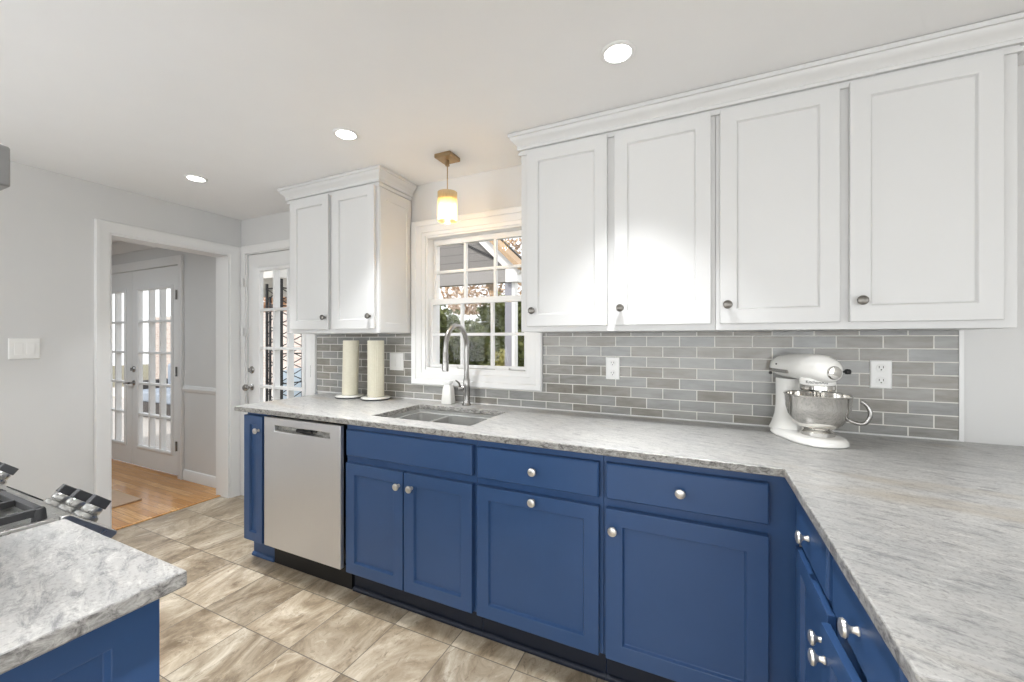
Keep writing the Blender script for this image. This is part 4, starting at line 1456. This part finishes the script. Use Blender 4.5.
# gabled porch seen through the sink window
gp = thing('gabled_porch', 'grey sided gabled porch roof on posts seen through the sink window', 'porch', (-4.4, 3.0, -0.2))
xl, xr, xc = -6.42, -2.36, -4.39
zb_, slope = 2.11, 0.96
poly = [(xl, 2.28), (xr, 2.28), (xr, 2.36), (xc, 2.36 + slope * (xr - xc)), (xl, 2.36)]
MB().prism(poly, XZ, 3.03, 3.1).build('gable_siding', M_SIDE, gp)
MB().box(xl, 3.0, zb_, xr - 0.06, 3.14, 2.2795).build('beam', M_GREYB, gp)
for sgn in (1, -1):
    a = Vector((xc, 2.36 + slope * (xr - xc)))
    b = Vector((xc + sgn * (xr + 0.12 - xc), 2.36 - slope * 0.12))
    dd = (b - a).normalized()
    nn_ = Vector((-dd.y, dd.x)) * (1 if sgn > 0 else -1)
    MB().prism([tuple(a), tuple(b), tuple(b - nn_ * 0.13), tuple(a - nn_ * 0.13)], XZ, 2.96, 3.02).build('rake_board', M_TRIM, gp)
    MB().prism([tuple(a + nn_ * 0.005), tuple(b + nn_ * 0.005), tuple(b + nn_ * 0.06), tuple(a + nn_ * 0.06)], XZ, 2.86, 3.3).build('roof_slope', M_WOODED, gp)
    MB().prism([tuple(a + nn_ * 0.005), tuple(b + nn_ * 0.005), tuple(b + nn_ * 0.08), tuple(a + nn_ * 0.08)], XZ, 3.301, 3.4).build('roof_edge', M_SLOT, gp)
MB().box(-2.47, 2.95, 2.10, -2.29, 3.1, 2.29).build('eave_box', M_TRIM, gp)
for x in (-2.45, -6.3):
    p = MB().box(x - 0.06, 3.02, -0.2, x + 0.045, 3.13, 2.1095).build('post', M_POST, gp)
    MB().box(x + 0.046, 3.02, -0.2, x + 0.09, 3.13, 2.1095).build('post_trim', M_TRIM, p)
a, b = Vector((-3.75, 2.98)), Vector((-2.45, 2.325))
dd = (b - a).normalized()
nn_ = Vector((-dd.y, dd.x))
MB().prism([tuple(a), tuple(b), tuple(b + nn_ * 0.035), tuple(a + nn_ * 0.035)], XZ, 3.015, 3.0295).build('roof_shadow_strip', M_SLOT, gp)  # dark strip standing in for a roof line's shadow on the siding

# fence beyond
fe = thing('wooden_fence', 'weathered brown board fence behind the shrubs', 'fence', (-5.5, 9.0, -0.2))
MB().box(-12, 9.0, -0.2, 2, 9.06, 1.25).build('board_panel', M_FENCE, fe)
for x in range(-11, 2, 2):
    MB().box(x - 0.05, 9.065, -0.2, x + 0.05, 9.16, 1.35).build('post', M_FENCE, fe)


def leafy(name, label, x, y, z0, rx, ry, rz, n, size, mat, cat='shrub', group=None, trunk=None, zc=None):
    root = thing(name, label, cat, (x, y, -0.2), group=group)
    rnd = random.Random(int(abs(x * 1000 + y * 77)))
    mb = MB()
    clumps = [(rnd.gauss(0, 0.45), rnd.gauss(0, 0.45), rnd.uniform(-0.8, 0.8)) for _ in range(14)]
    zc = z0 + rz if zc is None else zc
    vs, fs = [], []
    for i in range(n):
        c = clumps[i % 14]
        p = Vector((c[0] + rnd.gauss(0, 0.3), c[1] + rnd.gauss(0, 0.3), c[2] + rnd.gauss(0, 0.22)))
        if p.length > 1.15:
            p *= 1.15 / p.length
        P = Vector((x + p.x * rx, y + p.y * ry, max(z0, zc + p.z * rz)))
        u = Vector((rnd.gauss(0, 1), rnd.gauss(0, 1), rnd.gauss(0, 1))).normalized()
        w = u.orthogonal().normalized()
        w = (Matrix.Rotation(rnd.uniform(0, 6.28), 3, u) @ w)
        t = u.cross(w)
        s_ = size * rnd.uniform(0.6, 1.3)
        b = len(vs)
        vs += [P - w * s_, P + t * s_ * 0.45, P + w * s_, P - t * s_ * 0.45]
        fs.append((b, b + 1, b + 2, b + 3))
    mb.add(vs, fs)
    mb.build('foliage', mat, root)
    st = MB()
    if trunk:
        st.tube([(x, y, -0.2), (x + 0.04, y, zc * 0.5), (x - 0.02, y, zc), (x + 0.05, y, zc + rz * 0.6)], [trunk, trunk * 0.85, trunk * 0.7, trunk * 0.3], 10)
        for k in range(5):
            a = k * 1.26
            st.tube([(x, y, zc * (0.6 + 0.08 * k)), (x + cos(a) * rx * 0.35, y + sin(a) * ry * 0.35, zc + 0.2 * rz), (x + cos(a) * rx * 0.7, y + sin(a) * ry * 0.7, zc + 0.6 * rz)], [trunk * 0.4, trunk * 0.25, trunk * 0.1], 6)
        st.build('trunk', M_BARK, root)
    else:
        for k in range(6):
            a = k * 1.05
            st.tube([(x + cos(a) * 0.05, y + sin(a) * 0.05, -0.2), (x + cos(a) * rx * 0.4, y + sin(a) * ry * 0.4, zc), (x + cos(a) * rx * 0.6, y + sin(a) * ry * 0.6, zc + 0.5 * rz)], [0.02, 0.015, 0.006], 6)
        st.build('stems', M_BARK, root)
    return root


L_GREEN = mat_leaf('leaf_green', [(52, 62, 36), (104, 114, 62), (160, 162, 100)])
L_YEL = mat_leaf('leaf_yellow', [(110, 112, 60), (168, 164, 98), (206, 196, 140)])
L_TAN = mat_leaf('leaf_tan', [(150, 116, 92), (196, 168, 138), (224, 206, 182)])
L_DARK = mat_leaf('leaf_dark', [(46, 44, 38), (80, 76, 64), (112, 104, 88)])
leafy('shrub', 'dense dark green shrub outside, left of the pale trunk in the sink window', -5.34, 5.4, 0.6, 0.62, 0.45, 0.78, 5000, 0.065, L_GREEN, group='yard shrubs behind the porch')
leafy('shrub', 'olive green shrub outside, right of the pale trunk in the sink window', -3.72, 5.4, 0.6, 0.62, 0.45, 0.78, 5000, 0.065, L_GREEN, group='yard shrubs behind the porch')
leafy('shrub', 'green shrub outside directly in front of the pale tree trunk', -4.85, 6.42, 0.3, 0.85, 0.26, 0.72, 5000, 0.065, L_GREEN, group='yard shrubs behind the porch')
leafy('shrub', 'yellow green shrub low beside the porch post', -2.95, 3.9, 0.3, 0.2, 0.25, 0.4, 600, 0.05, L_YEL, group='yard shrubs behind the porch')
leafy('shrub', 'low brown dry shrub bed in front of the fence', -5.4, 8.4, -0.2, 1.8, 0.35, 0.9, 6000, 0.06, L_DARK, group='yard shrubs behind the porch')
leafy('tree', 'pale barked tree with thin tan leaves behind the shrubs', -4.95, 7.25, 2.0, 1.4, 0.6, 1.3, 2400, 0.075, L_TAN, 'tree', 'yard trees', 0.1, 3.1)
leafy('tree', 'tan leaved tree standing right of the gabled porch', -2.3, 7.2, 1.7, 1.0, 0.8, 1.6, 1500, 0.08, L_TAN, 'tree', 'yard trees', 0.09, 3.4)
leafy('tree', 'rust and tan leaved tree above the pale brick wall', -13.2, 7.0, 1.6, 2.4, 1.3, 1.3, 3600, 0.1, mat_leaf('leaf_rust', [(120, 96, 74), (190, 150, 118), (226, 206, 176)]), 'tree', 'yard trees', 0.12, 2.9)
leafy('tree', 'sparse tan tree seen through the back door beyond the gazebo', -9.3, 6.6, 0.7, 1.3, 0.9, 1.3, 900, 0.07, L_TAN, 'tree', 'yard trees', 0.08, 2.0)

# metal gazebo seen through the back door
gz = thing('gazebo', 'black metal gazebo with lattice corner and grey canopy outside the back door', 'gazebo', (-5.8, 1.9, -0.05))
gx0, gx1, gy0, gy1 = -6.9, -4.7, 1.2, 2.55
for (x, y) in ((gx0, gy0), (gx1, gy0), (gx0, gy1), (gx1, gy1)):
    MB().box(x - 0.015, y - 0.015, -0.0495, x + 0.015, y + 0.015, 2.05).build('post', M_BLKMET, gz)
lat = MB()
for (ax, ay) in ((gx1 - 0.27, gy0), (gx1, gy0 + 0.3)):
    lat.box(ax - 0.012, ay - 0.012, -0.0495, ax + 0.012, ay + 0.012, 2.0)
    for k in range(13):
        z = 0.05 + k * 0.145
        p0 = Vector((gx1, gy0, z))
        p1 = Vector((ax, ay, z + 0.145))
        lat.tube([p0, p1], 0.006, 6)
        lat.tube([Vector((gx1, gy0, z + 0.145)), Vector((ax, ay, z))], 0.006, 6)
    for z in (0.05, 0.75, 1.12, 1.72, 1.94):
        lat.tube([(gx1, gy0, z), (ax, ay, z)], 0.009, 6)
lat.build('lattice_panel', M_BLKMET, gz)
cx, cy = (gx0 + gx1) / 2, (gy0 + gy1) / 2
MB().add([(gx0 - 0.1, gy0 - 0.1, 2.22), (gx1 + 0.1, gy0 - 0.1, 2.22), (gx1 + 0.1, gy1 + 0.1, 2.22), (gx0 - 0.1, gy1 + 0.1, 2.22), (cx, cy, 2.75),
          (gx0 - 0.1, gy0 - 0.1, 2.2), (gx1 + 0.1, gy0 - 0.1, 2.2), (gx1 + 0.1, gy1 + 0.1, 2.2), (gx0 - 0.1, gy1 + 0.1, 2.2), (cx, cy, 2.73)],
         [(0, 1, 4), (1, 2, 4), (2, 3, 4), (3, 0, 4), (5, 9, 6), (6, 9, 7), (7, 9, 8), (8, 9, 5), (0, 5, 6, 1), (1, 6, 7, 2), (2, 7, 8, 3), (3, 8, 5, 0)]).build('canopy', M_CANVAS, gz)
MB().grid_slab([gx0 - 0.11, gx0 - 0.1, gx1 + 0.1, gx1 + 0.11], [gy0 - 0.11, gy0 - 0.1, gy1 + 0.1, gy1 + 0.11], lambda i, j: not (i == 1 and j == 1), XY, 2.0505, 2.215).build('valance', M_CANVAS, gz)
# covered grill near the lattice
cg = thing('covered_grill', 'grill under a pale blue-grey cover outside the back door', 'grill', (-5.62, 2.15, -0.05))
rr_ = lambda w, d, z: rect(-5.62 - w, 2.15 - d, -5.62 + w, 2.15 + d, z, 0.06)
MB().loft([rr_(0.3, 0.2, -0.049), rr_(0.29, 0.19, 0.3), rr_(0.3, 0.2, 0.62), rr_(0.26, 0.18, 0.74), rr_(0.2, 0.15, 0.82), rr_(0.12, 0.1, 0.85)]).build('cover', M_COVER, cg)

# outdoor sofa seen through the french doors
sf = thing('patio_sofa', 'dark wicker patio sofa with blue-grey cushions outside the French doors', 'sofa', (-8.4, 1.9, -0.05))
mb = MB()
mb.box(-9.3, 1.5, 0.0, -7.5, 2.3, 0.22)
mb.box(-9.3, 2.2, 0.2195, -7.5, 2.3, 0.72)
mb.box(-9.3, 1.5, 0.2195, -9.15, 2.2, 0.55)
mb.box(-7.65, 1.5, 0.2195, -7.5, 2.2, 0.55)
for x in (-9.25, -7.55):
    for y in (1.55, 2.25):
        mb.box(x - 0.04, y - 0.04, -0.049, x + 0.04, y + 0.04, 0.005)
mb.build('wicker_frame', M_WICK, sf, 0.01)
for k in range(2):
    x = -9.14 + k * 0.745
    MB().box(x, 1.5, 0.2205, x + 0.735, 2.03, 0.40).build('seat_cushion', M_CUSH, sf, 0.04, 3)
    MB().box(x, 2.04, 0.2205, x + 0.735, 2.19, 0.85).build('back_cushion', M_CUSH, sf, 0.05, 3)
